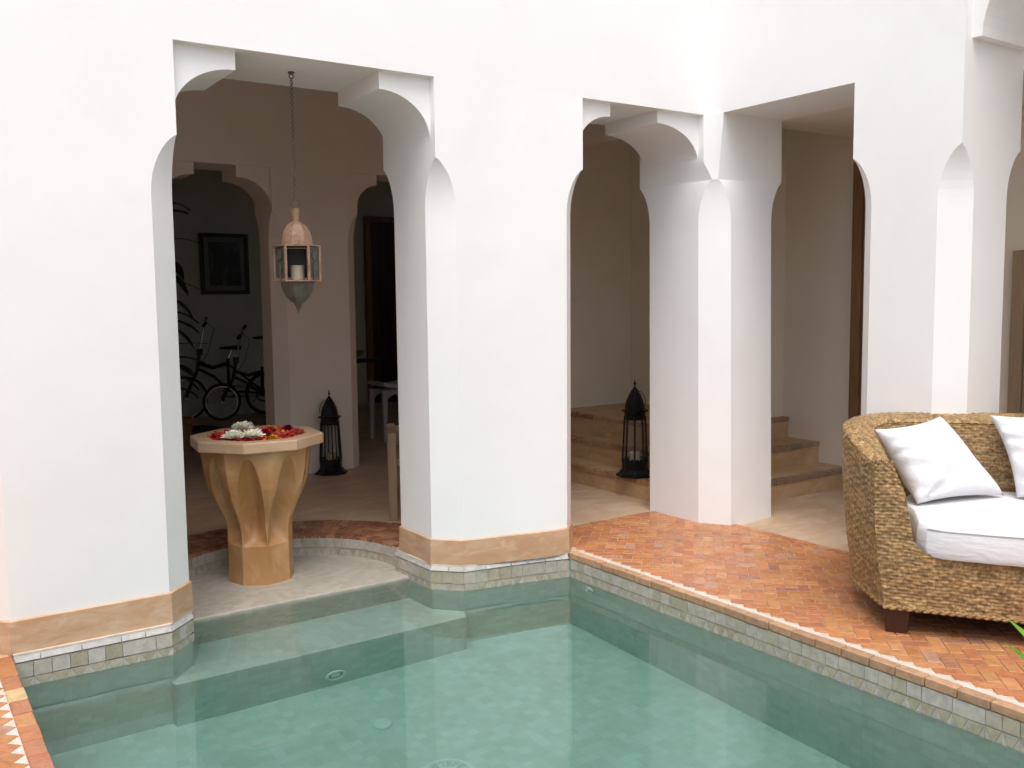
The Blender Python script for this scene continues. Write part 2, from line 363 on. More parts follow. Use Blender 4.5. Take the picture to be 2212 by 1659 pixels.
# ------------------------------------------------------------------ tile bands and bricks
TC = [(.46, .43, .37), (.49, .46, .40), (.40, .365, .27), (.42, .385, .30), (.50, .47, .43), (.47, .435, .37), (.43, .40, .33)]
def jit(c, a=.06): k = 1+random.uniform(-a, a); return tuple(x*k*(1+random.uniform(-.02, .02)) for x in c)
def quadtile(mb, P, nrm, th, col, inset=.0009, tilt=.0007):
    c = sum(P, Vector())/len(P); n = Vector(nrm)
    Q = [p+(c-p).normalized()*inset for p in P]; Tp = [c+(q-c)*.97+n*(th+random.uniform(-tilt, tilt)) for q in Q]
    k = len(P); V = Q+Tp; mb.add(V, [tuple(range(k, 2*k))]+[(i, (i+1) % k, k+(i+1) % k, k+i) for i in range(k)], col)
def tileband(name, path, ztop, zbot, tri=True, cap=True, w=.068, hsq=.066, capw=.03, label=None):
    mb = MB(); path = [Vector((x, y, 0)) for x, y in path]
    L = [0]
    for a, b in zip(path, path[1:]): L.append(L[-1]+(b-a).length)
    def at(s):
        s = min(max(s, 0), L[-1])
        for i in range(len(L)-1):
            if s <= L[i+1]+1e-9: t = (s-L[i])/(L[i+1]-L[i]); return path[i].lerp(path[i+1], t), (path[i+1]-path[i]).normalized()
    corners = L; ss = [0]
    for i in range(len(L)-1):
        k = max(1, round((L[i+1]-L[i])/w)); seg = [L[i]+(L[i+1]-L[i])*j/k for j in range(1, k+1)]; ss += seg
    Z = Vector((0, 0, 1)); i = 0
    while i < len(ss)-1:
        a, b = ss[i], ss[i+1]
        if random.random() < .12 and i < len(ss)-2 and b not in L: b = ss[i+2]; i += 1
        A, Bp = at(a+1e-6)[0], at(b-1e-6)[0]; d = (Bp-A).normalized(); n = Vector((d.y, -d.x, 0))
        j1, j2 = random.uniform(-.002, .002), random.uniform(-.002, .002)
        quadtile(mb, [A+Z*(ztop-hsq+j1), Bp+Z*(ztop-hsq+j2), Bp+Z*(ztop-.002), A+Z*(ztop-.002)], n, .0016, jit(random.choice(TC), .04))
        i += 1
    if tri:
        zt = ztop-hsq-.002; k = 0
        for a, b in zip(ss, ss[1:]):
            A, Bp = at(a+1e-6)[0], at(b-1e-6)[0]; d = (Bp-A).normalized(); n = Vector((d.y, -d.x, 0)); Mi = (A+Bp)/2
            c1, c2 = jit(TC[random.choice((2, 3, 6))]), jit(TC[random.choice((0, 1, 4, 5))])
            quadtile(mb, [A+Z*zt, Mi+Z*zbot, Bp+Z*zt], n, .0016, c1, .0008) if d.x >= 0 or True else None
            quadtile(mb, [A+Z*zt, A+Z*zbot, Mi+Z*zbot], n, .0015, c2, .0008); quadtile(mb, [Mi+Z*zbot, Bp+Z*zbot, Bp+Z*zt], n, .0015, jit(c2, .03), .0008)
    if cap:
        s = 0; zc_ = ztop; 
        while s < L[-1]-1e-6:
            nx = min([l for l in L if l > s+1e-6]); e = min(s+random.choice((.10, .13, .16)), nx)
            if nx-e < .03: e = nx
            A, Bp = at(s+1e-6)[0], at(e-1e-6)[0]; d = (Bp-A).normalized(); n = Vector((d.y, -d.x, 0))
            quadtile(mb, [A+Z*(ztop+.001), Bp+Z*(ztop+.001), Bp-n*capw*.6+Z*(ztop+.034), A-n*capw*.6+Z*(ztop+.034)], (n.x*.8, n.y*.8, .6), .006, jit((.47, .455, .435), .05), .0008, .0008)
            s = e
    o = mb.build(name, M_tile, None, cols=True); return struct(o)
# along left pier and its chamfer, jamb
tileband('waterline_tiles', [(-4.08, -.035), (-3.445, -.035), (-3.315, .095), (-3.302, .37)], -.033, ZW-.012, True)
tileband('waterline_tiles', [(-2.045, .50), (-2.028, .10), (-1.90, -.034), (-1.62, -.083), (-1.42, -.128), (-1.283, -.168)], -.033, ZW-.012, True)
struct(MB().prism([(-4.08, -.028), (-3.448, -.028), (-3.322, .097), (-3.309, .36), (-4.08, .36)], -.12, .0035, 'z').build('waterline_grout', M_whitegrout))
struct(MB().prism([(-2.038, .36), (-2.021, .106), (-1.897, -.027), (-1.62, -.076), (-1.42, -.121), (-1.285, -.160), (-1.285, .36)], -.12, .0035, 'z').build('waterline_grout', M_whitegrout))
struct(MB().prism([(-4.2, .0), (-3.43, .0), (-3.325, .10), (-3.312, .36), (-3.345, .58), (-4.2, .58)], -.13, -.012, 'z').build('waterline_bed', M_mortar))
tileband('waterline_tiles', [(XR-.002, -.17), (XR-.002, -5.0)], -.031, ZW-.02, True, False, .062, .060)
tileband('waterline_tiles', [(XL+.002, -5.0), (XL+.002, -.05)], -.040, ZW-.02, True, False, .062, .060)
tileband('alcove_riser_tiles', [(-3.32, .40)]+[(CX-(RA-.002)*math.cos(PI*k/20), CY+(RA-.002)*math.sin(PI*k/20)) for k in range(21)]+[(-2.03, .40)], -.012, -.125, True, False, .062, .06)
BC = [(.45, .185, .075), (.48, .205, .08), (.44, .18, .09), (.50, .24, .11), (.45, .18, .08), (.47, .21, .09), (.42, .17, .09), (.49, .23, .095)]
def brickcol():
    r = random.random()
    if r < .03: return jit((.44, .25, .17), .08)
    if r < .07: return jit((.36, .17, .10), .10)
    return jit(random.choice(BC), .10)
def slab(mb, P, z, col, th=.010, inset=.0030):
    c = sum((Vector(p) for p in P), Vector((0, 0)))/len(P); n = len(P)
    tx, ty = random.uniform(-.011, .011), random.uniform(-.011, .011); dz = random.uniform(-.0010, .0010)
    Q = [c+(Vector(p)-c)*(1-inset/max(.01, (Vector(p)-c).length)) for p in P]
    Tp = [c+(q-c)*.955 for q in Q]
    V = [(q.x, q.y, z-th) for q in Q]+[(q.x, q.y, z-.002+dz+tx*(q.x-c.x)+ty*(q.y-c.y)) for q in Q]+[(q.x, q.y, z+dz+tx*(q.x-c.x)+ty*(q.y-c.y)) for q in Tp]
    mb.add(V, [tuple(range(2*n, 3*n))]+[(k*n+i, k*n+(i+1) % n, (k+1)*n+(i+1) % n, (k+1)*n+i) for k in range(2) for i in range(n)], col)
def clip(P, ax, lim):
    out = []
    for i in range(len(P)):
        a, b = P[i-1], P[i]; ia, ib = a[ax] <= lim, b[ax] <= lim
        if ia != ib: out.append(a.lerp(b, (lim-a[ax])/(b[ax]-a[ax])))
        if ib: out.append(b)
    return out
def herring(name, inside, xr, yr, origin, clips=()):
    mb = MB(); w = .0562; a = Vector((1, 1)).normalized()*w; b = Vector((-1, 1)).normalized()*w; o = Vector(origin)
    n = 90
    for i in range(-n, n):
        for j in range(-n, n):
            k = (i-j) % 4
            if k == 0: c = [(i, j), (i+2, j), (i+2, j+1), (i, j+1)]
            elif k == 3: c = [(i, j), (i+1, j), (i+1, j+2), (i, j+2)]
            else: continue
            P = [o+a*u+b*v for u, v in c]
            cx = sum(p.x for p in P)/4; cy = sum(p.y for p in P)/4
            if not (xr[0]-.2 < cx < xr[1]+.2 and yr[0]-.2 < cy < yr[1]+.2): continue
            if all(inside(p.x, p.y) for p in P):
                for ax_, lim in clips: P = clip(P, ax_, lim) if P else P
                if len(P) > 2 and abs(sum(P[q-1].x*P[q].y-P[q].x*P[q-1].y for q in range(len(P))))*.5 > 4e-4: slab(mb, P, 0.004, brickcol())
    return struct(mb.build(name, M_brick, None, cols=True))
bw = .060; bwr = .042
XB = XR+bwr+.002
herring('brick_paving', lambda x, y: x > XB-.020 and y > -5.2, (XB, .1), (-5.2, .34), (XB-.0135, 0), ((0, -.058), (1, .272)))
XB2 = XL-bw-.002
herring('brick_paving', lambda x, y: x < XB2+.008 and x > -5.6 and y < .30 and y > -3.4, (-5.6, XB2), (-3.4, .3), (XB2+.004, .02))
mb = MB(); y = .33
while y > -5.0: l = random.uniform(.11, .13); slab(mb, [Vector(p) for p in ((-.056, y-l), (-.002, y-l), (-.002, y), (-.056, y))], .004, brickcol()); y -= l
x = XB
while x < -.06: l = min(random.uniform(.11, .13), -.058-x); slab(mb, [Vector(p) for p in ((x, .274), (x+l, .274), (x+l, .328), (x, .328))], .004, brickcol()); x += l+1e-4
struct(mb.build('brick_border', M_brick, None, cols=True))
# mortar bed and white border strips
struct(MB().box((XR+.004, -5.2, -.04), (.0, .33, -.0008)).build('paving_bed', M_mortar))
struct(MB().box((-5.7, -7.2, -.04), (XL-.004, .40, -.0008)).build('paving_bed', M_mortar))
struct(MB().box((-6.9, -7.6, -.3), (-5.7, .3, .0)).build('floor', M_floor)); struct(MB().box((-4.3, -7.6, -.3), (0, -5.2, -.005)).build('floor', M_floor))
struct(MB().box((XB-.006, -5.2, -.0034), (XB+.040, -.17, .0012)).build('white_border', M_whitegrout))
struct(MB().box((XB2-.045, -3.4, -.0034), (XB2+.012, -.01, .0012)).build('white_border', M_whitegrout))
mb = MB(); y = -.175
while y > -5.0:
    l = random.uniform(.115, .14); x0, x1 = XR-.004, XR+bwr
    mb.box((x0-.002+random.uniform(-.002, .002), y-l+.003, -.030), (x1, y-.001, .006+random.uniform(-.001, .002)), jit((.46, .28, .17), .1)); y -= l
o = struct(mb.build('brick_coping', M_brick, None, cols=True)); m = o.modifiers.new('b', 'BEVEL'); m.width = .004; m.segments = 2
mb = MB(); y = -.03
while y > -5.0:
    l = random.uniform(.115, .14)
    mb.box((XL-bw, y-l+.003, -.040), (XL+.004+random.uniform(-.002, .002), y-.001, .006+random.uniform(-.001, .002)), jit((.60, .42, .20), .05) if -.52 < y < -.40 else brickcol()); y -= l
o = struct(mb.build('brick_coping', M_brick, None, cols=True)); m = o.modifiers.new('b', 'BEVEL'); m.width = .004; m.segments = 2
# brick ring round the alcove
mb = MB(); nb = 44
def ringbrick(r0, r1, a0, a1, col):
    P = [(CX+r*math.cos(a), CY+r*math.sin(a)) for r, a in ((r0, a0), (r1, a0), (r1, a1), (r0, a1))]
    slab(mb, P, .004, col, .02)
DB = lambda: jit(random.choice([(.30, .13, .07), (.36, .16, .08), (.26, .11, .06), (.40, .20, .11)]), .12)
for k in range(nb):
    ringbrick(RA-.004, RA+.07, PI*k/nb, PI*(k+1)/nb, DB())
    if 1: ringbrick(RA+.075, RA+.19, PI*(k+.5)/nb, PI*(k+1.5)/nb, DB())
for k in range(nb+8): ringbrick(RA+.195, RA+.26, PI*k/(nb+8), PI*(k+1)/(nb+8), DB())
for k in range(nb+8): ringbrick(RA+.265, RA+.40, PI*(k+.5)/(nb+8), PI*(k+1.5)/(nb+8), DB())
struct(mb.build('alcove_brick_ring', M_brick, None, cols=True))
struct(MB().loft([[(CX+r*math.cos(PI*k/28), CY+r*math.sin(PI*k/28), z) for r, z in ((RA, -.2), (1.07, -.2), (1.07, -.003), (RA, -.003))] for k in range(29)]).build('alcove_bed', M_mortar))
struct(MB().box((-3.4, .36, -.3), (-3.30, .60, -.003)).build('alcove_bed', M_mortar)); struct(MB().box((-2.01, .36, -.3), (-1.55, .60, -.003)).build('alcove_bed', M_mortar))
struct(MB().box((-3.80, .36, -.3), (-3.40, .60, -.003)).build('alcove_bed', M_mortar))
# ------------------------------------------------------------------ water
def water_nodes():
    m = bpy.data.materials.new('pool water'); m.use_nodes = True; t = m.node_tree; t.nodes.clear()
    o = N(t, 'ShaderNodeOutputMaterial'); g = N(t, 'ShaderNodeBsdfGlass'); g.inputs['IOR'].default_value = 1.33; g.inputs['Roughness'].default_value = 0
    g.inputs['Color'].default_value = (1, 1, 1, 1)
    va = N(t, 'ShaderNodeVolumeAbsorption'); va.inputs['Color'].default_value = (.33, .84, .80, 1); va.inputs['Density'].default_value = .47
    co = coords(t, (1, 1, 1)); n = noise(t, co, 3.0, 2, .5); b = N(t, 'ShaderNodeBump'); b.inputs['Strength'].default_value = .02; b.inputs['Distance'].default_value = .03
    t.links.new(n, b.inputs['Height']); t.links.new(b.outputs[0], g.inputs['Normal'])
    t.links.new(g.outputs[0], o.inputs['Surface']); t.links.new(va.outputs[0], o.inputs['Volume']); return m
M_water = water_nodes()
struct(MB().box((XL-.03, -7.05, -.97), (XR+.03, .42, ZW)).build('water', M_water))
# ------------------------------------------------------------------ pool fittings
M_abs = mat('pale plastic', (.50, .57, .53), .35)
def inlet(loc, ax, R, label, hub=True):
    t = thing('pool_inlet', label, 'pool inlet', loc, 0, 'round fittings in the pool')
    MB().torus((0, 0, 0), R, R*.22, ax, 28, 8).build('ring', M_abs, t, smooth=True)
    if hub:
        h = MB()
        if ax == 'z': h.lathe([(R*.9, -.004), (R*.9, .002), (R*.3, .004)], 20)
        elif ax == 'y': h.loft([[(R*q*math.cos(2*PI*k/20), yy, R*q*math.sin(2*PI*k/20)) for k in range(20)] for q, yy in ((.6, .004), (.6, -.004), (.3, -.008))])
        else: h.loft([[(xx, R*q*math.cos(2*PI*k/20), R*q*math.sin(2*PI*k/20)) for k in range(20)] for q, xx in ((.5, .004), (.5, -.004), (.25, -.008))])
        h.build('nozzle', M_abs, t)
    return t
inlet((-2.69, -.098, -.80), 'y', .045, 'pale ring inlet low on the submerged step below the basin')
inlet((-2.67, -.57, -.914), 'z', .038, 'small pale disc inlet flat on the pool floor with a centre hole')
inlet((XR-.008, -.334, -.235), 'x', .036, 'small round inlet just under the waterline near the pool corner')
t = thing('floor_drain', 'large round pale drain grille on the pool floor at the bottom edge of the photo', 'drain', (-2.63, -1.09, -.915))
MB().torus((0, 0, 0), .105, .012, 'z', 36, 6).torus((0, 0, 0), .05, .008, 'z', 28, 6).build('rim', M_abs, t, smooth=True)
mb = MB()
for k in range(8): a = PI*k/8; mb.tube([(-.1*math.cos(a), -.1*math.sin(a), .002), (.1*math.cos(a), .1*math.sin(a), .002)], .005, 6)
mb.build('grille', M_abs, t)
# ------------------------------------------------------------------ steps behind the pillar
t = thing('corner_steps', 'ochre plaster steps with brick nosings climbing around the corner behind the square white pillar', 'steps')
lv = [(0, .145, .02, .05), (.145, .31, .235, .34), (.31, .475, .43, .64)]
for i, (z0, z1, x0, y0) in enumerate(lv):
    m_ = MB(); m_.prism([(x0, y0), (1.6, y0), (1.6, .70), (1.33, .70), (1.33, 2.25), (x0, 2.25)] if y0 < .70 else [], z0-.01 if i else -.01, z1-.012, 'z').build('tread', M_step, t, bevel=.008)
    mb = MB(); x = x0
    while x < 1.58: l = random.uniform(.10, .14); P = [(x, y0-.008), (min(x+l, 1.598), y0-.008), (min(x+l, 1.598), y0+.055), (x, y0+.055)]; slab(mb, P, z1+.001, jit(random.choice([(.36, .25, .17), (.44, .31, .2), (.30, .22, .16)]), .1), .035); x += l
    y = y0+.06
    while y < 2.2: l = random.uniform(.10, .14); P = [(x0-.008, y), (x0+.055, y), (x0+.055, min(y+l, 2.248)), (x0-.008, min(y+l, 2.248))]; slab(mb, P, z1+.001, jit(random.choice([(.42, .24, .13), (.46, .28, .16), (.34, .19, .11)]), .1), .035); y += l
    mb.build('nosing', M_brick, t, cols=True)
    s_ = MB(); s_.prism([(x0+.05, y0+.05), (1.6, y0+.05), (1.6, .70), (1.33, .70), (1.33, 2.25), (x0+.05, 2.25)], z1-.012, z1-.001, 'z').build('landing', M_step, t)
# ------------------------------------------------------------------ timber doors
def woodnodes(c1, c2, sc=(1, 1, .08), s=18):
    def f(t, p):
        co = coords(t, sc); c = ramp(t, noise(t, co, s, 6, .6, 1.0), [(.3, c1), (.7, c2)]); t.links.new(c, p.inputs['Base Color']); bump(t, p, noise(t, co, s*2, 4), .3, .002)
    return f
M_wood = mat('weathered brown wood', (.2, .1, .05), .55, woodnodes((.15, .075, .03), (.30, .17, .085)))
M_oak = mat('dusty cedar wood', (.3, .2, .12), .6, woodnodes((.24, .16, .095), (.40, .29, .19)))
M_darkwood = mat('dark stained wood', (.03, .012, .008), .3, woodnodes((.028, .010, .007), (.06, .022, .014)))
def door(name, label, loc, rz, w, h, m, dark=None):
    t = thing(name, label, 'door', loc, rz)
    MB().box((0, -.03, 0), (.08, .03, h)).box((w-.08, -.03, 0), (w, .03, h)).box((.08, -.03, h-.08), (w-.08, .03, h)).build('frame', m, t, bevel=.004)
    mb = MB(); n = max(3, int(w/.14)); 
    for k in range(n): a = .08+(w-.16)*k/n; mb.box((a+.003, -.012, .01), (a+(w-.16)/n-.003, .02, h-.08))
    mb.build('leaf', dark or m, t, bevel=.003)
    MB().torus((w-.15, -.03, 1.05), .04, .006, 'y', 18, 6).build('handle', M_darkwood, t)
    return t
door('wooden_door', 'brown timber door set in the passage wall, edge showing beside the square-headed opening', (1.57, .04, 0), -PI/2, .95, 2.42, M_wood)
door('wooden_door', 'tall dusty wooden door seen through the opening above the right end of the sofa', (1.57, -1.15, 0), -PI/2, 1.1, 1.72, M_oak)
door('wooden_door', 'timber doorway at the end of the back room, its dark leaf standing for the unlit opening, right of the stool', (1.22, 7.66, 0), 0, 1.1, 2.62, M_wood, M_darkwood)  # dark leaf colour stands in for the shade inside an open doorway
# ------------------------------------------------------------------ stone basin
BX, BY, BZ = -2.72, .85, -.121
vd = Vector((CAM.x-BX, CAM.y-BY)).normalized(); rv = Vector((-vd.y, vd.x))  # image right
phi0 = math.atan2(vd.y, vd.x)
t = thing('stone_basin', 'carved ochre stone pedestal basin with an octagonal rim, standing in the alcove by the pool', 'basin', (BX, BY, BZ))
def interp(tb, x):
    for (x0, y0), (x1, y1) in zip(tb, tb[1:]):
        if x <= x1: return y0+(y1-y0)*(x-x0)/(x1-x0)
    return tb[-1][1]
prof = [(0, .178), (.08, .175), (.30, .176), (.35, .185), (.42, .215), (.50, .252), (.56, .272), (.64, .288), (.74, .300), (.77, .302)]
V = []; nz, na = 150, 384; zh = .775
for i in range(nz+1):
    z = zh*i/nz; ro = interp(prof, z)
    for j in range(na):
        ph = 2*PI*j/na; rel = (ph-math.radians(-11)) % (PI/4)
        if rel > PI/8: rel -= PI/4
        rel2 = ((ph-math.radians(-11)) % (PI/4))-PI/8   # angle from facet middle between scoops
        # octagon with corners between scoops
        oc = ro*math.cos(PI/8)/math.cos(rel)*1.04
        r = oc
        if .22 < z < .725:
            tt = (z-.22)/(.725-.22); ws = (PI/8)*.99*(1-.52*tt**.9)*max(0, 1-tt**5)**.5
            dep = .082*math.sin(PI*min(1, tt**.75*.93))**.9
            if abs(rel) < ws: r = oc-dep*(1-(abs(rel)/ws)**2.2)**.62
        a = phi0+ph
        V.append((r*math.cos(a), r*math.sin(a), z))
Fc = [(i*na+j, i*na+(j+1) % na, (i+1)*na+(j+1) % na, (i+1)*na+j) for i in range(nz) for j in range(na)]
o = mesh('pedestal', V, Fc, M_stone, t, True); 
bm = bmesh.new(); bm.from_mesh(o.data)
for e in bm.edges:
    if len(e.link_faces) == 2 and e.calc_face_angle(0) > math.radians(26): e.smooth = False
bm.to_mesh(o.data); bm.free()
mb = MB(); R8 = .372
def octr(R, z): return [(R*math.cos(phi0+math.radians(-11)+PI/4*k), R*math.sin(phi0+math.radians(-11)+PI/4*k), z) for k in range(8)]
mb.loft([octr(.30, .766), octr(R8-.004, .768), octr(R8, .773), octr(R8, .822), octr(R8-.006, .828), octr(.285, .828), octr(.275, .822), octr(.26, .79)], cap=True)
mb.build('rim', M_rim, t, bevel=.003)
M_darkwater = mat('dark basin water', (.05, .02, .01), .03)
MB().loft([octr(.278, .80), octr(.278, .806)]).build('basin_water', M_darkwater, t)
# flowers
M_petal = mat('petals', (.6, .05, .03), .5, vcol(False, .1, 80)); 
def petal(mb, c, ln, wd, az, tilt, curl, col):
    a = Vector((math.cos(az)*math.cos(tilt), math.sin(az)*math.cos(tilt), math.sin(tilt))); s = Vector((-math.sin(az), math.cos(az), 0)); n = a.cross(s)*-1
    V = []; 
    for i, (u, w) in enumerate(((0, .25), (.35, .9), (.7, 1), (1, .45))):
        for v in (-1, 0, 1): V.append(Vector(c)+a*ln*u+s*wd*w*v*.5+n*(curl*(u*u)+.15*wd*abs(v)))
    Fc = [(3*i+j, 3*i+j+1, 3*i+j+4, 3*i+j+3) for i in range(3) for j in range(2)]
    mb.add(V, Fc, col)
def bloom(name, label, cat, pos, R, layers, colf, group=None):
    mb = MB(); 
    for li in range(layers):
        f = li/(layers-1); n = int(19-8*f); 
        for k in range(n): petal(mb, (pos[0], pos[1], pos[2]+.004+.008*f), R*(.92-.35*f)*random.uniform(.85, 1.12), R*.28, 2*PI*(k+.5*(li % 2)+random.uniform(-.15, .15))/n, math.radians(22+54*f+random.uniform(-7, 7)), R*.10, colf())
    o = mb.build(name, M_petal, None, smooth=True, cols=True); return tag(o, label, cat, group)
wc = lambda: jit((1.02, 1.03, .90), .02); oc_ = lambda: jit((.75, .22, .02), .2)
zt = BZ+.808
def bp(s, d, z=zt): q = Vector((BX, BY))+rv*s-vd*d; return (q.x, q.y, z)
bloom('white_flower', 'white flower standing highest, at the back of the basin', 'flower', bp(-.075, .05, zt+.035), .072, 6, wc, 'white flowers in the basin')
bloom('white_flower', 'white flower front left in the basin, above the rim corner', 'flower', bp(-.125, -.165, zt+.018), .068, 6, wc, 'white flowers in the basin')
bloom('white_flower', 'white flower at the middle of the basin front, nearest the orange petals', 'flower', bp(-.02, -.175, zt+.018), .072, 6, wc, 'white flowers in the basin')
bloom('orange_flower', 'orange marigold between the white flowers in the basin', 'flower', bp(-.075, -.06, zt+.014), .036, 5, oc_, 'orange and red blooms in the basin')
bloom('orange_flower', 'golden marigold low at the front rim right of the white flowers', 'flower', bp(.085, -.20, zt+.006), .036, 4, lambda: jit((.80, .42, .03), .15), 'orange and red blooms in the basin')
bloom('red_rose', 'crimson rose in the middle of the basin behind the white flower', 'flower', bp(.045, -.05, zt+.02), .046, 5, lambda: jit((.55, .03, .06), .25), 'orange and red blooms in the basin')
bloom('red_rose', 'dark purple-red rose toward the right back of the basin', 'flower', bp(.175, .07, zt+.02), .042, 5, lambda: jit((.25, .01, .05), .25), 'orange and red blooms in the basin')
bloom('orange_flower', 'orange bloom at the back of the basin beside the crimson rose', 'flower', bp(.075, .06, zt+.02), .042, 5, oc_, 'orange and red blooms in the basin')
mb = MB(); PC = [(.55, .02, .02), (.62, .05, .02), (.70, .14, .02), (.75, .28, .03), (.35, .01, .04), (.50, .02, .05), (.66, .04, .03), (.60, .02, .02)]
for k in range(620):
    r = .262*math.sqrt(random.random()); a = random.random()*2*PI
    x, y = r*math.cos(a), r*math.sin(a); q = bp(x, y, zt+.003+random.random()*.022)
    cc = random.choice(PC[:2]+PC[4:]) if x < 0 else random.choice(PC)
    petal(mb, q, random.uniform(.022, .04), random.uniform(.016, .026), random.random()*2*PI, random.uniform(-.2, .7), random.uniform(-.004, .008), jit(cc, .2))
o = mb.build('petals', M_petal, None, smooth=True, cols=True); o['kind'] = 'stuff'; tag(o, 'loose red and orange petals floating in the stone basin', 'petals')
# ------------------------------------------------------------------ hanging lantern
M_rust = mat('rusted copper', (.35, .2, .13), .5, tadelakt((.17, .085, .05), (.25, .145, .09), (.33, .22, .15), 22))
M_rustd = mat('dull bronze', (.16, .14, .10), .6, tadelakt((.055, .05, .035), (.085, .075, .055), (.12, .105, .075), 18))
M_black = mat('black iron', (.012, .012, .014), .38, Metallic=.6)
def glassmat(name, col, a=.35, rough=.08):
    m = bpy.data.materials.new(name); m.use_nodes = True; t = m.node_tree; p = t.nodes['Principled BSDF']
    p.inputs['Base Color'].default_value = (*col, 1); p.inputs['Roughness'].default_value = rough; p.inputs['Alpha'].default_value = a; return m
M_pane = glassmat('dusty lantern glass', (.07, .075, .065), .75, .2)
M_paneb = mat('shade dark back pane', (.012, .012, .011), .4)  # near-black colour paints the shade inside the lantern onto its rear panes
M_pane2 = glassmat('clear lantern glass', (.16, .17, .15), .20, .1)
M_candle = mat('cream candle wax', (.44, .38, .28), .5, Subsurface_Weight=.2)
LX, LY = -2.668, .29
lv2 = Vector((CAM.x-LX, CAM.y-LY)).normalized(); la = math.atan2(lv2.y, lv2.x)
t = thing('hanging_lantern', 'rusty copper lantern hanging on a long chain in the wide arch', 'lantern', (LX, LY, 1.39))
z0 = 1.39
mb = MB(); mb.lathe([(.016, 2.600-z0), (.016, 2.592-z0), (.005, 2.590-z0)], 12); mb.torus((0, 0, 2.578-z0), .011, .003, 'y', 14, 6).build('hook', M_rustd, t)
mb = MB(); zz = 2.562; k = 0
while zz > 1.965:
    mb.torus((0, 0, zz-z0), .0075, .0018, 'y' if k % 2 else 'x', 10, 5); zz -= .0125; k += 1
mb.build('chain', M_rustd, t, smooth=True)
mb = MB(); mb.torus((0, 0, 1.945-z0), .021, .0022, 'y', 20, 6).build('ring', M_rustd, t, smooth=True)
mb = MB(); hx = lambda r, z, n=6: [(r*math.cos(la+PI/6+2*PI*k/n), r*math.sin(la+PI/6+2*PI*k/n), z-z0) for k in range(n)]
mb.loft([hx(.019, 1.853, 8), hx(.020, 1.924, 8)]).build('neck', M_rust, t)
domeprof = [(.085, 1.735), (.083, 1.757), (.077, 1.785), (.066, 1.815), (.048, 1.840), (.026, 1.853), (.018, 1.856)]
mb = MB(); mb.loft([hx(r, z, 8) for r, z in domeprof]).build('dome', M_rust, t, bevel=.002)
RB = .116
MB().loft([hx(RB+.003, 1.729), hx(RB+.003, 1.737)]).build('top_plate', M_rust, t); MB().loft([hx(RB+.002, 1.552), hx(RB+.002, 1.558)]).build('bottom_plate', M_rust, t)
for k in range(6):
    a = la+PI/6+PI/3*k; x, y = RB*.97*math.cos(a), RB*.97*math.sin(a); MB().box((x-.006, y-.006, 1.558-z0), (x+.006, y+.006, 1.729-z0)).build('frame_post', M_rust, t)
for k in range(6):
    if k == 5: continue
    a0, a1 = la+PI/6+PI/3*k, la+PI/6+PI/3*(k+1); A = Vector((RB*.955*math.cos(a0), RB*.955*math.sin(a0), 0)); Bq = Vector((RB*.955*math.cos(a1), RB*.955*math.sin(a1), 0))
    nn = ((A+Bq)/2).normalized()
    V = [A.lerp(Bq, .06)+Vector((0, 0, 1.575-z0)), A.lerp(Bq, .94)+Vector((0, 0, 1.575-z0)), A.lerp(Bq, .94)+Vector((0, 0, 1.725-z0)), A.lerp(Bq, .06)+Vector((0, 0, 1.725-z0))]
    pb = MB(); pb.loft([V, [v-nn*.002 for v in V]]); pn = pb.build('pane', M_pane if k in (0, 4) else M_paneb, t)
    db = MB()
    for cz, rr_, sx in ((1.683, .024, .8), (1.615, .032, .42)):
        c = (A+Bq)/2+nn*.002; c.z = cz-z0; e = (Bq-A).normalized()
        db.loft([[c+nn*h+e*rr_*sx*math.cos(2*PI*q/18)+Vector((0, 0, rr_*math.sin(2*PI*q/18))) for q in range(18)] for h in (0, .002)])
    db.box(tuple((A+Bq)/2+nn*.001+Vector((-.003, -.003, 1.56-z0))), tuple((A+Bq)/2+nn*.001+Vector((.003, .003, 1.60-z0)))); db.build('ornament', M_rustd, pn)
MB().lathe([(.034, 1.560-z0), (.035, 1.562-z0), (.035, 1.632-z0), (.030, 1.635-z0), (.004, 1.630-z0)], 24).build('candle', M_candle, t, smooth=True)
mb = MB(); mb.loft([hx(r, z, 8) for r, z in [(.088, 1.553), (.086, 1.535), (.077, 1.505), (.062, 1.478), (.042, 1.455), (.022, 1.440), (.016, 1.428), (.008, 1.408), (.001, 1.390)]]).build('bowl', M_rustd, t, bevel=.002)
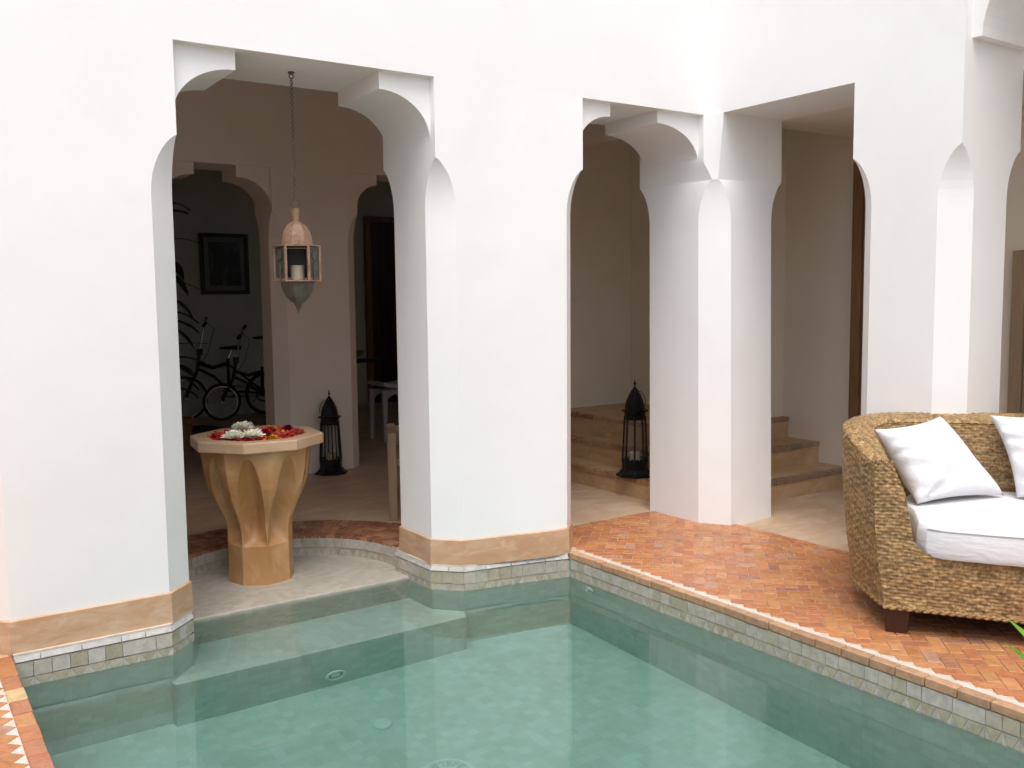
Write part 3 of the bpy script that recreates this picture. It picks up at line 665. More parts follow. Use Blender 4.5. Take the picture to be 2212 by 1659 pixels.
# ------------------------------------------------------------------ standing lanterns
def floor_lantern(label, loc, rz):
    t = thing('standing_lantern', label, 'lantern', loc, rz, 'black standing lanterns'); n = 8
    hx8 = lambda r, z: [(r*math.cos(2*PI*(k+.5)/n), r*math.sin(2*PI*(k+.5)/n), z) for k in range(n)]
    MB().loft([hx8(.142, 0), hx8(.142, .008), hx8(.118, .022), hx8(.100, .045), hx8(.095, .05)]).build('foot', M_black, t, bevel=.002)
    mb = MB(); mb.loft([hx8(.094, .05), hx8(.094, .115)])
    for k in range(n):
        a = 2*PI*(k)/n; r = .094*math.cos(PI/n)
        mb.loft([[(r*math.cos(a)-s*math.sin(a)*w, r*math.sin(a)+s*math.cos(a)*w, zz) for s, zz in ((-1, .115), (-.5, .135), (0, .118), (.5, .135), (1, .115))] for r, w in ((r-.002, .034), (r+.001, .034))])
    mb.build('base_gallery', M_black, t)
    mb = MB()
    for k in range(n):
        a = 2*PI*(k+.5)/n; mb.tube([(.091*math.cos(a), .091*math.sin(a), .10), (.074*math.cos(a), .074*math.sin(a), .44)], .0065, 6)
    mb.build('posts', M_black, t)
    gl = MB(); gl.loft([[(r*math.cos(2*PI*(k+.5)/n), r*math.sin(2*PI*(k+.5)/n), z) for k in range(n)] for r, z in ((.088, .115), (.073, .42))], cap=False); gl.build('glass', M_pane2, t)
    MB().lathe([(.038, .05), (.040, .06), (.040, .17), (.034, .175), (.003, .17)], 20).build('candle', M_candle, t, smooth=True)
    mb = MB(); mb.loft([hx8(.076, .415), hx8(.077, .47), hx8(.098, .476), hx8(.098, .486), hx8(.074, .492)]).build('collar', M_black, t, bevel=.0015)
    mb = MB(); mb.loft([hx8(r, z) for r, z in ((.074, .49), (.071, .52), (.062, .555), (.048, .59), (.030, .622), (.015, .645), (.006, .655))])
    mb.build('roof', M_black, t, bevel=.0015)
    MB().lathe([(.006, .652), (.005, .668), (.010, .676), (.010, .683), (.004, .69), (.005, .70), (.001, .708)], 10).build('finial', M_black, t, smooth=True)
    MB().tube([(-.02, 0, .63), (-.05, 0, .615), (-.072, 0, .585), (-.082, 0, .55), (-.082, 0, .51)], .0025, 6).build('handle', M_black, t, smooth=True)
    return t
floor_lantern('black iron lantern standing on the floor behind the stone basin', (-1.352, 3.02, 0), math.radians(-34))
floor_lantern('black iron lantern on the first step, half hidden by the square pillar', (.085, .80, .147), math.radians(160))
# ------------------------------------------------------------------ back room objects
M_mount = mat('grey picture mount', (.20, .20, .18), .6); M_blk = mat('matt black', (.008, .008, .008), .5)
def photon(t, p):
    co = coords(t, (1, 1, .45)); c = ramp(t, noise(t, co, 6, 5, .6, 1.0), [(.35, (.004, .004, .004)), (.55, (.02, .02, .02)), (.75, (.16, .16, .15))]); t.links.new(c, p.inputs['Base Color'])
M_photo = mat('dark street photograph', (.02, .02, .02), .3, photon)
t = thing('framed_picture', 'black framed dark photograph hanging on the end wall above the bicycles', 'picture', (-.74, 7.68, 1.94))
wq, hq = .31, .385
MB().box((-wq, -.03, -hq), (-wq+.05, .0, hq)).box((wq-.05, -.03, -hq), (wq, .0, hq)).box((-wq+.05, -.03, hq-.05), (wq-.05, .0, hq)).box((-wq+.05, -.03, -hq), (wq-.05, .0, -hq+.05)).build('frame', M_blk, t)
MB().box((-wq+.05, -.015, -hq+.05), (wq-.05, -.005, hq-.05)).build('mount', M_mount, t)
MB().box((-wq+.11, -.019, -hq+.11), (wq-.11, -.0155, hq-.11)).build('photograph', M_photo, t)
M_chrome = mat('brushed steel', (.65, .65, .63), .25, Metallic=1.0); M_tyre = mat('black tyre rubber', (.01, .01, .01), .7)
def bike(label, loc, R, s, sh=.36, col=(.012, .014, .016)):
    M_fr = mat('bicycle paint', col, .3, Metallic=.2)
    t = thing('folding_bicycle', label, 'bicycle', loc, 0, 'folding bicycles against the end wall')
    wb = 1.02*s; fw = Vector((0, 0, R)); rw = Vector((wb, 0, R))
    for c in (fw, rw):
        w = MB().torus(c, R-.018, .018, 'y', 40, 8).build('wheel', M_tyre, t, smooth=True)
        MB().torus(c, R-.042, .009, 'y', 40, 6).build('rim', M_chrome, w, smooth=True)
        sp = MB()
        for k in range(20): a = 2*PI*k/20; sp.tube([c+Vector((.012*math.cos(a+.8), .02*(1 if k % 2 else -1), .012*math.sin(a+.8))), c+Vector(((R-.045)*math.cos(a), 0, (R-.045)*math.sin(a)))], .0012, 4)
        sp.tube([c+Vector((0, -.05, 0)), c+Vector((0, .05, 0))], .018, 10); sp.build('spokes', M_chrome, w)
    hd = Vector((.16*s, 0, R*2+.16*s)); hb = hd-Vector((.03, 0, -.13*s)) + Vector((.06, 0, 0))
    mb = MB()
    mb.tube([hd-Vector((.0, 0, .10)), hd+Vector((.035, 0, .10))], .022, 10)
    bbk = Vector((.54*s, 0, R+.06)); st = Vector((.55*s, 0, R*2+.20*s))
    mb.tube([hd, Vector((.36*s, 0, R*2+.09*s)), st-Vector((0, 0, .06))], .024, 10); mb.tube([hd-Vector((0, 0, .07)), Vector((.36*s, 0, R*2-.02)), bbk], .018, 8)
    mb.tube([bbk, st], .02, 8)
    for yy in (-.045, .045): mb.tube([bbk+Vector((0, yy*.5, 0)), rw+Vector((0, yy, 0))], .011, 6); mb.tube([st-Vector((0, 0, .08)), rw+Vector((0, yy, 0))], .010, 6)
    mb.build('frame', M_fr, t, smooth=True)
    mb = MB()
    for yy in (-.045, .045): mb.tube([hd-Vector((.0, 0, .10))+Vector((0, yy*.7, 0)), fw+Vector((.04, yy, .10)), fw+Vector((0, yy, 0))], .011, 6)
    mb.build('fork', M_fr, t, smooth=True)
    tp = hd+Vector((.13*s, 0, .50*s)); mb = MB(); mb.tube([hd+Vector((.035, 0, .10)), tp], .013, 10).build('steering_post', M_chrome, t, smooth=True)
    mb = MB(); mb.box(tuple(hd+Vector((.01, -.025, .09))), tuple(hd+Vector((.075, .025, .17)))); mb.build('hinge', M_fr, t, bevel=.006)
    hbx = tp+Vector((0, 0, .02)); mb = MB(); mb.tube([hbx+Vector((-.06, -.22, -.04)), hbx+Vector((-.01, -.1, -.005)), hbx, hbx+Vector((.03, .1, .01)), hbx+Vector((.07, .20, .03))], .012, 8).build('handlebar', M_fr, t, smooth=True)
    for sgn in (-1, 1):
        e = hbx+(Vector((-.06, -.22, -.04)) if sgn < 0 else Vector((.07, .20, .03))); MB().tube([e, e+Vector((.045*sgn, .08*sgn, .03*sgn))], .019, 8).build('grip', M_tyre, t, smooth=True)
    br = MB().tube([hbx+Vector((0, 0, -.01)), hbx+Vector((.09, -.05, -.10)), hd+Vector((.14, -.03, .12)), hd+Vector((.05, -.02, -.02))], .0035, 5).build('brake_cable', M_tyre, t, smooth=True)
    sx = st+Vector((.05*s, 0, sh*s)); MB().tube([st-Vector((.01, 0, .05)), sx], .014, 10).build('seat_post', M_chrome, t, smooth=True)
    mb = MB(); mb.loft([[(sx.x+a, w*math.cos(q), sx.z+.03+h*math.sin(q)) for q in [2*PI*k/12 for k in range(12)]] for a, w, h in ((-.15, .015, .012), (-.08, .022, .018), (.0, .04, .022), (.07, .07, .03), (.11, .065, .028), (.12, .03, .01))]).build('saddle', M_tyre, t, smooth=True)
    mb = MB().torus(bbk+Vector((0, -.04, 0)), .075, .007, 'y', 30, 6); mb.build('chainring', M_fr, t, smooth=True)
    for sgn in (-1, 1):
        MB().tube([bbk+Vector((0, -.055*(1 if sgn > 0 else -1), 0)), bbk+Vector((.11*sgn, -.065*(1 if sgn > 0 else -1), .09*sgn))], .009, 6).build('crank', M_chrome, t, smooth=True)
    MB().tube([rw+Vector((0, -.04, .03)), bbk+Vector((0, -.04, .075))], .004, 4).tube([rw+Vector((0, -.04, -.03)), bbk+Vector((0, -.04, -.075))], .004, 4).build('chain', M_tyre, t)
    return t
b1 = bike('small-wheeled black folding bicycle in front, its pale wheel rim showing', (-1.0, 7.15, 0), .232, .92); b1.rotation_euler = (0, 0, math.radians(-6))
b2 = bike('larger-wheeled folding bicycle behind, leaning against the end wall by the plant', (-1.36, 7.42, 0), .275, 1.0, .10); b2.rotation_euler = (math.radians(-3), 0, 0)
# plant
M_leaf = mat('dark glossy leaf', (.035, .06, .025), .35, tadelakt((.025, .045, .018), (.04, .07, .028), (.055, .09, .04), 8)); M_stem = mat('plant stem', (.09, .075, .04), .7)
M_terra = mat('terracotta', (.34, .15, .08), .75, tadelakt((.28, .12, .06), (.36, .17, .09), (.42, .24, .15), 7))
def bigleaf(mb, base, d, ln, wd, droop):
    d = Vector(d).normalized(); s = d.cross(Vector((0, 0, 1))).normalized(); V = []
    for i in range(9):
        u = i/8; c = Vector(base)+d*ln*u-Vector((0, 0, droop*u*u)); w = wd*math.sin(PI*min(1, .06+.94*u))**.8
        for v in (-1, 0, 1): V.append(c+s*w*v*.5-Vector((0, 0, -abs(v)*wd*.12)))
    mb.add(V, [(3*i+j, 3*i+j+1, 3*i+j+4, 3*i+j+3) for i in range(8) for j in range(2)])
t = thing('potted_plant', 'tall dark-leaved plant half hidden behind the left pier, beside the bicycles', 'plant', (-2.12, 5.0, 0))
MB().lathe([(.13, 0), (.17, .28), (.19, .29), (.19, .33), (.165, .33), (.155, .28)], 24).build('pot', M_terra, t, smooth=True)
stem = [(0, 0, .25), (.03, .02, .7), (-.02, .0, 1.2), (.06, .02, 1.7), (.02, 0, 2.1), (-.03, 0, 2.45)]
MB().tube(stem, [.016, .015, .013, .011, .008, .005], 7).build('stem', M_stem, t, smooth=True)
mb = MB()
for (z, ang, ln, wd, dr, up) in [(2.40, -10, .22, .10, .10, .1), (2.32, 20, .20, .12, .05, .15), (2.05, -5, .36, .05, .16, .25), (2.0, 120, .3, .1, .1, .2), (1.85, 60, .22, .11, .15, -.2), (1.72, -30, .2, .13, .16, -.3), (1.65, 10, .26, .06, .10, .1), (1.55, 150, .25, .1, .1, 0), (1.48, -20, .22, .12, .15, -.2),
        (1.36, 15, .25, .12, .12, 0), (1.28, -25, .28, .11, .1, -.1), (1.2, 30, .22, .12, .14, -.3), (1.05, -15, .34, .06, .03, .1), (1.0, 170, .25, .1, .1, 0), (.92, 0, .30, .10, .1, .1), (.85, -40, .26, .12, .1, -.1), (.75, 25, .24, .11, .12, -.2), (.62, -10, .22, .12, .1, 0), (2.2, 180, .25, .1, .1, .1), (1.75, 200, .3, .1, .1, .1), (1.4, 100, .26, .11, .1, .1), (.9, 120, .26, .11, .1, .1)]:
    a = math.radians(ang-20); bigleaf(mb, (.02, .0, z), (math.cos(a), math.sin(a), up), ln, wd, dr)
mb.build('foliage', M_leaf, t, smooth=True)
# mat on the floor
def rugn(t, p):
    co = coords(t, (1, 1, 1)); c = ramp(t, noise(t, co, 9, 4, .5, 2), [(.42, (.006, .007, .006)), (.55, (.03, .045, .02)), (.7, (.10, .11, .07))]); t.links.new(c, p.inputs['Base Color'])
M_rug = mat('dark patterned rug', (.02, .02, .02), .9, rugn)
o = MB().prism([(-2.3, 6.05), (-1.12, 6.05), (-1.35, 6.75), (-2.3, 6.75)], .001, .02, 'z').build('floor_mat', M_rug); tag(o, 'dark mat with a green pattern on the back room floor below the bicycles', 'mat')
# stool
M_whitewood = mat('off-white painted wood', (.42, .40, .37), .5); M_cush = mat('pale grey cushion', (.50, .48, .46), .85)
t = thing('stool', 'off-white wooden stool with curved cushion seen through the right inner arch', 'stool', (-.02, 4.47, 0), math.radians(4))
for sx in (-1, 1):
    for sy in (-1, 1):
        MB().loft([[(sx*.185+a, sy*.14+b, 0) for a, b in ((-.018, -.018), (.018, -.018), (.018, .018), (-.018, .018))], [(sx*.175+a, sy*.13+b, .53) for a, b in ((-.028, -.022), (.028, -.022), (.028, .022), (-.028, .022))]]).build('leg', M_whitewood, t, bevel=.004)
for sy in (-1, 1):
    pl = [(-.15, .53), (.15, .53)]+[(.15*math.cos(a), .41+.08*math.sin(a)) for a in [PI*k/12 for k in range(13)]]
    MB().prism(pl, sy*.13-.012, sy*.13+.012, 'y').build('apron', M_whitewood, t)
V = []; 
for i in range(13):
    x = -.20+.40*i/12; zc = .545+.035*(abs(x)/.2)**2.2
    V.append([(x, y, zc+h) for y, h in ((-.16, 0), (-.165, .02), (-.15, .04), (0, .045), (.15, .04), (.165, .02), (.16, 0))])
MB().loft(V).build('seat', M_cush, t, smooth=True)
# console table, bowl, glass
t = thing('console_table', 'thin dark console table behind the inner pier carrying a bowl', 'table', (.28, 6.3, 0))
MB().box((-.62, -.2, .70), (.42, .2, .73)).build('tabletop', M_blk, t, bevel=.004)
for x in (-.58, -.06): 
    for y in (-.16, .16): MB().tube([(x, y, 0), (x+.02, y, .4), (x+.03, y, .70)], [.012, .016, .022], 8).build('leg', M_wood, t, smooth=True)
o = MB().lathe([(.05, 0), (.06, .008), (.17, .075), (.19, .11), (.183, .11), (.16, .078), (.05, .018), (.001, .016)], 28, (.31, 6.25)).build('bowl', mat('dull brass', (.30, .23, .12), .4, Metallic=.3), smooth=True); o.location.z = .731
tag(o, 'wide shallow brass bowl on the dark console table', 'bowl')
M_glz = glassmat('grey glass', (.30, .36, .34), .4, .1)
o = MB().lathe([(.001, .0), (.09, 0), (.11, .12), (.10, .27), (.095, .27), (.10, .12), (.08, .01)], 24, (.36, 6.12+.32)).build('glass_vase', M_glz, smooth=True); o.location.z = .731
tag(o, 'grey glass vase standing behind the brass bowl', 'vase')
# wooden armchair behind pier
t = thing('wooden_armchair', 'plain cedar armchair mostly hidden behind the middle pier, one leg showing', 'chair', (-1.44, 1.06, 0), math.radians(-26))
for (x, y, h) in ((-.29, -.02, .585), (-.29, .46, .585), (.26, -.02, .585), (.26, .46, .585)):
    MB().box((x-.028, y-.028, 0), (x+.028, y+.028, h)).build('leg', M_oak, t, bevel=.004)
MB().box((-.27, -.02, .36), (.24, .46, .41)).build('seat', M_oak, t, bevel=.005)
for x in (-.29, .26): MB().box((x-.026, .008, .52), (x+.026, .432, .56)).build('armrest', M_oak, t, bevel=.004)
MB().box((-.262, .44, .43), (.232, .475, .57)).build('backrest', M_oak, t, bevel=.005)
# ------------------------------------------------------------------ wicker sofa
SO = Vector((-.967, -1.976, 0)); fx = Vector((.545, -.839, 0)); bk = Vector((.839, .545, 0))
def sof(s, t_, z): return SO+fx*s+bk*t_+Vector((0, 0, z))
def wickn(t, p):
    co = coords(t); tc = N(t, 'ShaderNodeAttribute', attribute_name='Col')
    c = mixc(t, ramp(t, noise(t, co, 70, 4, .6, .3), [(.28, (.12, .065, .024)), (.5, (.30, .19, .08)), (.72, (.50, .365, .19))]), tc.outputs['Color'], .9, 'MULTIPLY')
    t.links.new(c, p.inputs['Base Color']); bump(t, p, noise(t, co, 260, 3), .5, .002)
M_wick = mat('woven seagrass', (.4, .24, .1), .6, wickn)
SLEN = 1.9
def mirror(pts): return pts+[(SLEN-s, t_) for s, t_ in reversed(pts)]
def smoothpath(ctrl, n):
    P = [Vector(c) for c in ctrl]; out = []
    for i in range(len(P)-1):
        p0 = P[max(i-1, 0)]; p1 = P[i]; p2 = P[i+1]; p3 = P[min(i+2, len(P)-1)]
        for k in range(n):
            u = k/n; out.append(.5*((2*p1)+(p2-p0)*u+(2*p0-5*p1+4*p2-p3)*u*u+(3*p1-p0-3*p2+p3)*u**3))
    out.append(P[-1]); return out
def resample(P, m):
    L = [0]
    for a, b in zip(P, P[1:]): L.append(L[-1]+(b-a).length)
    out = []; j = 0
    for k in range(m):
        s = L[-1]*k/(m-1)
        while j < len(L)-2 and L[j+1] < s: j += 1
        t_ = (s-L[j])/max(1e-9, L[j+1]-L[j]); out.append(P[j].lerp(P[j+1], t_))
    return out, L[-1]
def weave(name, A, Bf, m, parent, row=.0145, stake=.030, amp=.0052, brm=True, vspan=None, along=False, flip=1):
    """A: function (u in 0..1, v in 0..1) -> Vector ; lu, lv lengths in metres"""
    lu, lv = Bf; nu = int(lu/.0075); nv = max(6, int(lv/.0036))
    P = np.array([[A(i/nu, j/nv)[:] for i in range(nu+1)] for j in range(nv+1)])
    du = np.gradient(P, axis=1); dv = np.gradient(P, axis=0); Nn = np.cross(du, dv); Nn /= np.linalg.norm(Nn, axis=2, keepdims=True)+1e-12
    uu = np.linspace(0, lu, nu+1)[None, :]; vv = np.linspace(0, lv, nv+1)[:, None]
    if along: vv = vv+.0*uu
    wob = .0016*np.sin(uu*23+vv*9)+.0014*np.sin(uu*51+1.3)
    r = (vv+wob)/row; k = np.floor(r); fr_ = r-k
    prf = np.sqrt(np.clip(1-(2*fr_-1)**2, 0, 1)); ck = uu/stake+k+.25*np.sin(k*12.9898)
    h = prf*(.66+.34*np.cos(PI*ck))
    P = P+Nn*flip*(amp*h)[:, :, None]
    V = P.reshape(-1, 3); idx = np.arange((nu+1)*(nv+1)).reshape(nv+1, nu+1)
    Fc = np.stack([idx[:-1, :-1], idx[:-1, 1:], idx[1:, 1:], idx[1:, :-1]], -1).reshape(-1, 4)
    if flip < 0: Fc = Fc[:, ::-1]
    me = bpy.data.meshes.new(name); me.from_pydata(V.tolist(), [], Fc.tolist())
    rs = rng.random(4000); stc = rng.random(9000)
    tone = .55+.65*stc[((k*37+np.floor(ck/2)*11).astype(int)) % 9000]+.0*h
    tone = tone+.08*rs[(k.astype(int)) % 4000]
    hue = stc[((k*17+np.floor(ck/2)*29).astype(int)) % 9000]
    col = np.stack([tone*1.08, tone*(.98+.12*hue), tone*(.86+.25*hue), np.ones_like(tone)], -1).reshape(-1, 4).astype('f')
    ca = me.color_attributes.new('Col', 'FLOAT_COLOR', 'POINT'); ca.data.foreach_set('color', col.ravel())
    me.polygons.foreach_set('use_smooth', [True]*len(me.polygons))
    me.materials.append(m); o = bpy.data.objects.new(name, me); S.collection.objects.link(o); o.parent = parent; return o
sofa = thing('wicker_sofa', 'woven seagrass sofa with rounded sides on the brick terrace', 'sofa')
# outer plan (bottom and top), going from front middle to left corner and round the back
def zt_at(t_): return .735+.085*sm(t_/.45)
outb = [(-.0, .0), (-.055, .13), (-.145, .37), (-.155, .62), (-.12, .85), (-.02, 1.02), (.20, 1.12), (.60, 1.18), (.95, 1.19)]
outt = [(-.052, -.006), (-.11, .13), (-.20, .37), (-.215, .64), (-.165, .90), (-.05, 1.07), (.20, 1.18), (.60, 1.25), (.95, 1.26)]
innt = [(.022, -.006), (-.01, .12), (-.062, .34), (-.078, .55), (-.03, .76), (.10, .86), (.25, .885), (.60, .90), (.95, .905)]
innb = [(.105, .0), (.09, .12), (.05, .34), (.05, .55), (.10, .74), (.20, .83), (.32, .86), (.62, .88), (.95, .885)]
OB, lo_ = resample(smoothpath(outb, 12), 400); OT, lt_ = resample(smoothpath(outt, 12), 400); IT, li_ = resample(smoothpath(innt, 12), 400); IB, _ = resample(smoothpath(innb, 12), 400)
def pk(P, u):
    x = u*(len(P)-1); i = min(int(x), len(P)-2); return P[i].lerp(P[i+1], x-i)
def halves(fn, name, lens, **kw):
    for side in (0, 1):
        def A(u, v, side=side):
            s, t_, z = fn(u, v)
            if side: s = SLEN-s
            return sof(s, t_, z)
        weave(name, A, lens, M_wick, sofa, flip=-1 if side == 0 else 1, **kw)
def f_out(u, v):
    b = pk(OB, u); q = pk(OT, u); zt_ = zt_at(q[1]); z = .125+(zt_-.125)*v; k = v**1.1
    p = b.lerp(q, k); bow = .018*math.sin(PI*v)
    return (p[0]-bow*(1-u), p[1]+bow*u, z)
halves(f_out, 'side_panel', (lo_, .68), amp=.0054)
def f_in(u, v):
    b = pk(IB, u); q = pk(IT, u); zt_ = zt_at(pk(OT, u)[1])-.012; p = b.lerp(q, v); return (p[0], p[1], .36+(zt_-.36)*v)
def rev(fn): return lambda u, v: fn(1-u, v)
halves(rev(f_in), 'inner_panel', (li_, .46), amp=.005)
def f_rim(u, v):
    a = pk(OT, u); b = pk(IT, u); zt_ = zt_at(a[1]); p = a.lerp(b, v); return (p[0], p[1], zt_-.012*v+.020*math.sin(PI*v)**.7)
halves(f_rim, 'top_rim', (lt_, .20), row=.024, stake=.022, amp=.0065)
# front: arm fronts plus front rail, top edge follows the rounded cut-out
cut = [(-.052, .735), (.0, .742), (.017, .735), (.040, .68), (.067, .615), (.088, .50), (.103, .42), (.125, .385), (.17, .362), (.26, .352), (.5, .350), (.95, .350)]
def ftop(s): return interp(cut, s)
def f_front(u, v):
    s0 = .95*u; lft = -.052*(1-u)**12
    zt_ = ftop(s0-.052*(1-sm(s0/.1))) if s0 < .1 else ftop(s0)
    z = .125+(zt_-.125)*v
    s = s0-.052*v*(1-sm(s0/.12)) if s0 < .12 else s0
    return (s, -.010*math.sin(PI*min(1, v))*sm(s0/.2)-.001, z)
def f_arm(u, v):   # arm front: constant rows of height
    z = .125+(.752-.125)*v; sl = -.052*v**1.1-.018*math.sin(PI*v)-.004
    if z < .350: sr = .16
    else: sr = {0: 0}.get(1, None) or interp([(.350, .30), (.3501, .24), (.362, .17), (.385, .125), (.42, .103), (.50, .088), (.615, .067), (.68, .040), (.735, .017), (.75, .017)], z)
    return (sl+(sr-sl)*u, -.002-.006*u*(1-u), z)
def f_rail(u, v):
    z = .125+(.350-.125)*v; return (.16+.79*u, -.002, z)
halves(rev(f_arm), 'arm_front', (.16, .625), amp=.0052); halves(rev(f_rail), 'front_rail', (.79, .225), amp=.0054)
# braided bottom edge
def braid(pts, r, name):
    mb = MB(); P = [Vector(p) for p in pts]
    for ph in (0, 2*PI/3, 4*PI/3):
        q = []
        for i in range(0, len(P)):
            d = (P[min(i+1, len(P)-1)]-P[max(i-1, 0)]).normalized(); n = Vector((-d.y, d.x, 0)); a = i*.55+ph; q.append(P[i]+n*r*.8*math.sin(a)+Vector((0, 0, r*.5*math.sin(2*a))))
        mb.tube(q, r*.75, 6)
    o = mb.build(name, M_wick, sofa, smooth=True); ca = o.data.color_attributes.new('Col', 'FLOAT_COLOR', 'POINT'); ca.data.foreach_set('color', [1, .95, .85, 1]*len(o.data.vertices)); return o
fr_pts = [sof(.95-.95*i/110, -.004, .122) for i in range(111)]
side_pts = [sof(*pk(OB, i/170), .122) for i in range(171)]
braid(fr_pts+side_pts, .010, 'bottom_braid'); braid([sof(SLEN-(.95-.95*i/110), -.004, .122) for i in range(111)], .010, 'bottom_braid')
MB().prism([sof(s, t_, 0)[:2] for s, t_ in [(.01, .01), (-.13, .38), (-.14, .62), (-.1, .84), (0, 1.0), (.2, 1.1), (.95, 1.17), (SLEN-.2, 1.1), (SLEN, 1.0), (SLEN+.1, .84), (SLEN+.13, .38), (SLEN-.01, .01)]], .118, .34, 'z').build('seat_base', M_darkwood, sofa)
for s, t_ in ((.045, .05), (SLEN-.045, .05), (.02, .92), (SLEN-.02, .92)):
    c = sof(s, t_, 0); ax = fx*.052; ay = bk*.045
    MB().loft([[c+ax*a*k+ay*b*k+Vector((0, 0, z)) for a, b in ((-1, -1), (1, -1), (1, 1), (-1, 1))] for z, k in ((0, .78), (.004, .82), (.122, 1.0))]).build('leg', M_darkwood, sofa, bevel=.003)
# cushion
def fabric(c1, c2):
    def f(t, p):
        co = coords(t); c = ramp(t, noise(t, co, 5, 4, .5), [(.3, c1), (.7, c2)]); t.links.new(c, p.inputs['Base Color'])
        n1 = bump(t, p, noise(t, coords(t, (1, 1, 2.5)), 9, 4, .5, 1.2), .35, .012); bump(t, p, noise(t, co, 420, 2), .12, .0015, n1)
    return f
M_fab = mat('white cotton', (.74, .74, .77), .85, fabric((.71, .71, .735), (.76, .76, .79)), Sheen_Weight=.1)
def rbox(fn, nx, ny, nz): pass
mb = MB(); cush = [(.112, .14), (.118, .05), (.155, .0), (.215, -.028), (.4, -.036), (.7, -.038), (.95, -.038)]
cush = mirror(cush)+[(SLEN-.112, .30), (SLEN-.06, .45), (SLEN-.06, .56), (SLEN-.11, .76), (SLEN-.25, .85), (SLEN-.6, .875), (.95, .88), (.6, .875), (.25, .85), (.11, .76), (.06, .56), (.06, .45), (.10, .30)]
cc = Vector((SLEN/2, .42)); rings = []
for z, k in ((.352, .965), (.353, .988), (.362, .998), (.385, 1.004), (.42, 1.005), (.455, 1.002), (.472, .995), (.482, .982), (.487, .96), (.488, .90), (.490, .6), (.490, .1)):
    rings.append([sof(cc[0]+(s-cc[0])*(1-(1-k)*.5), cc[1]+(t_-cc[1])*k, z) for s, t_ in cush])
o = mb.loft(rings).build('seat_cushion', M_fab, None, smooth=True); tag(o, 'long white seat cushion filling the wicker sofa', 'cushion')
mb = MB(); P = [sof(cc[0]+(s-cc[0])*.998, cc[1]+(t_-cc[1])*.998, .474) for s, t_ in cush[2:13]]
o2 = MB().tube(resample(P, 90)[0], .005, 8).build('piping', M_fab, o, smooth=True)
def pillow(label, BL, BR_, TR, TL, th, seed):
    q = np.random.default_rng(seed); n = 34; V = []; idx = {}
    BL, BR_, TR, TL = map(Vector, (BL, BR_, TR, TL)); nrm = (BR_-BL).cross(TL-BL).normalized()
    F_ = []
    ph = q.random(8)*6
    for side in (1, -1):
        for i in range(n+1):
            for j in range(n+1):
                u, v = i/n, j/n; e = (1-(2*u-1)**2)*(1-(2*v-1)**2)
                pin = .045
                uu = u+pin*(1-(2*v-1)**2)*(1-2*u)*1.0; vv = v+pin*(1-(2*u-1)**2)*(1-2*v)*1.0
                p = (BL*(1-uu)+BR_*uu)*(1-vv)+(TL*(1-uu)+TR*uu)*vv
                h = th*e**.42
                # folds radiating from the lower corner and across
                dcl = math.hypot(u, v); ang = math.atan2(v, u+1e-6)
                w = .024*math.sin(ang*9+ph[0])*math.exp(-dcl*2.8)*min(1, dcl*8)+.011*math.sin(ang*7+ph[1])*math.exp(-math.hypot(1-u, v)*4)
                w += .011*math.sin(v*30+u*9+ph[2]+1.5*math.sin(v*9))*math.exp(-u*4)*min(1, e*6) + .004*math.sin((u*.5+v)*15+ph[3])*e
                V.append(p+nrm*side*(h*.5+w*min(1, e*9)*(1 if side == 1 else .4)))
    m2 = (n+1)**2
    for i in range(n):
        for j in range(n):
            a, b, c, d = i*(n+1)+j, (i+1)*(n+1)+j, (i+1)*(n+1)+j+1, i*(n+1)+j+1
            F_.append((a, b, c, d)); F_.append((m2+d, m2+c, m2+b, m2+a))
    o = mesh('pillow', V, F_, M_fab, None, True, None, True)
    o.data.polygons.foreach_set('use_smooth', [True]*len(o.data.polygons))
    return tag(o, label, 'pillow', 'white pillows on the sofa')
pillow('white pillow tilted into the left corner of the wicker sofa', sof(.12, .36, .50), sof(.50, .69, .50), sof(.22, .82, .85), sof(-.07, .43, .825), .20, 3)
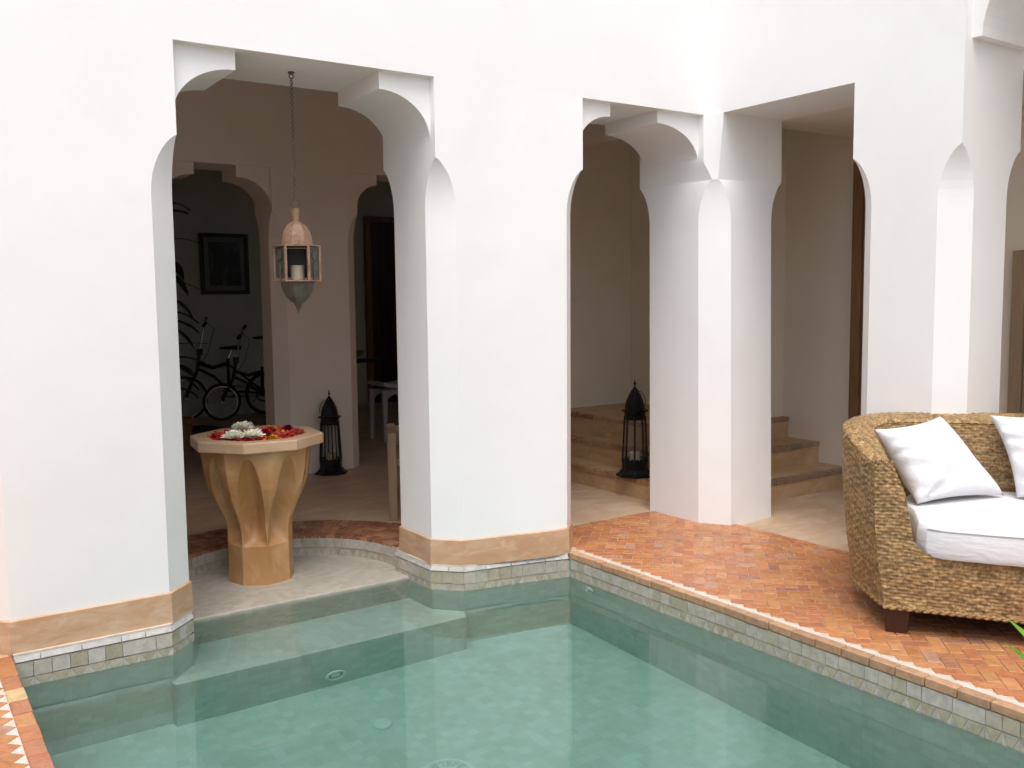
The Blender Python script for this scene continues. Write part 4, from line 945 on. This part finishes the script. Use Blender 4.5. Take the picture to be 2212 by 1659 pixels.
pillow('white pillow at the right edge of the photo, leaning on the sofa back', sof(.55, .66, .50), sof(1.0, .60, .50), sof(.98, .84, .89), sof(.44, .85, .86), .20, 5)
# ------------------------------------------------------------------ foreground plant (mostly outside the frame, lower right)
M_blade = mat('bright green blade', (.16, .36, .03), .45, tadelakt((.11, .28, .02), (.17, .38, .03), (.26, .46, .06), 6), Transmission_Weight=0)
def pix(u, v, d):
    r = F+RR*((u-1106)/2014.5)-UU*((v-829.5)/2014.5); return CAM+r*d
def onz(u, v, z):
    r = F+RR*((u-1106)/2014.5)-UU*((v-829.5)/2014.5); return CAM+r*((z-CAM.z)/r.z)
pc = onz(2640, 2060, 0); pc.z = .004
t = thing('potted_grass', 'bright green spiky grass tips poking in at the lower right edge', 'plant', pc)
MB().lathe([(.11, 0), (.15, .22), (.165, .225), (.165, .26), (.145, .26), (.135, .22)], 24).build('pot', M_terra, t, smooth=True)
mb = MB(); q = np.random.default_rng(4)
def blade(tip, wd, z=.22, sag=.12):
    V = []; a = Vector((random.uniform(-.03, .03), random.uniform(-.03, .03), z)); b = Vector(tip); m_ = (a+b)/2+Vector((0, 0, sag)); s_ = (b-a).cross(Vector(F)).cross(b-a).cross(b-a).normalized()
    for i in range(15):
        u = i/14; x = a*(1-u)**2+m_*2*u*(1-u)+b*u*u; w = wd*min(1, (1-u)*2.6)**.85*(.5+.5*min(1, u*4)); V += [x-s_*w, x+Vector((0, 0, -w*.3)), x+s_*w]
    mb.add(V, [(3*i+j, 3*i+j+1, 3*i+j+4, 3*i+j+3) for i in range(14) for j in range(2)])
d0 = (pc-CAM).dot(F)
blade(pix(2174, 1334, d0-.05)-pc, .021, .22, .06); blade(pix(2168, 1386, d0-.1)-pc, .016, .22, .05); blade(pix(2199, 1430, d0+.05)-pc, .014, .22, .05)
for k in range(44):
    a = q.random()*6.283; rr_ = .18+.22*q.random(); tip = Vector((rr_*math.cos(a), rr_*math.sin(a), .42+.22*q.random()))
    if tip.dot(RR) < -.12: continue
    blade(tip, .007)
mb.build('foliage', M_blade, t, smooth=True)
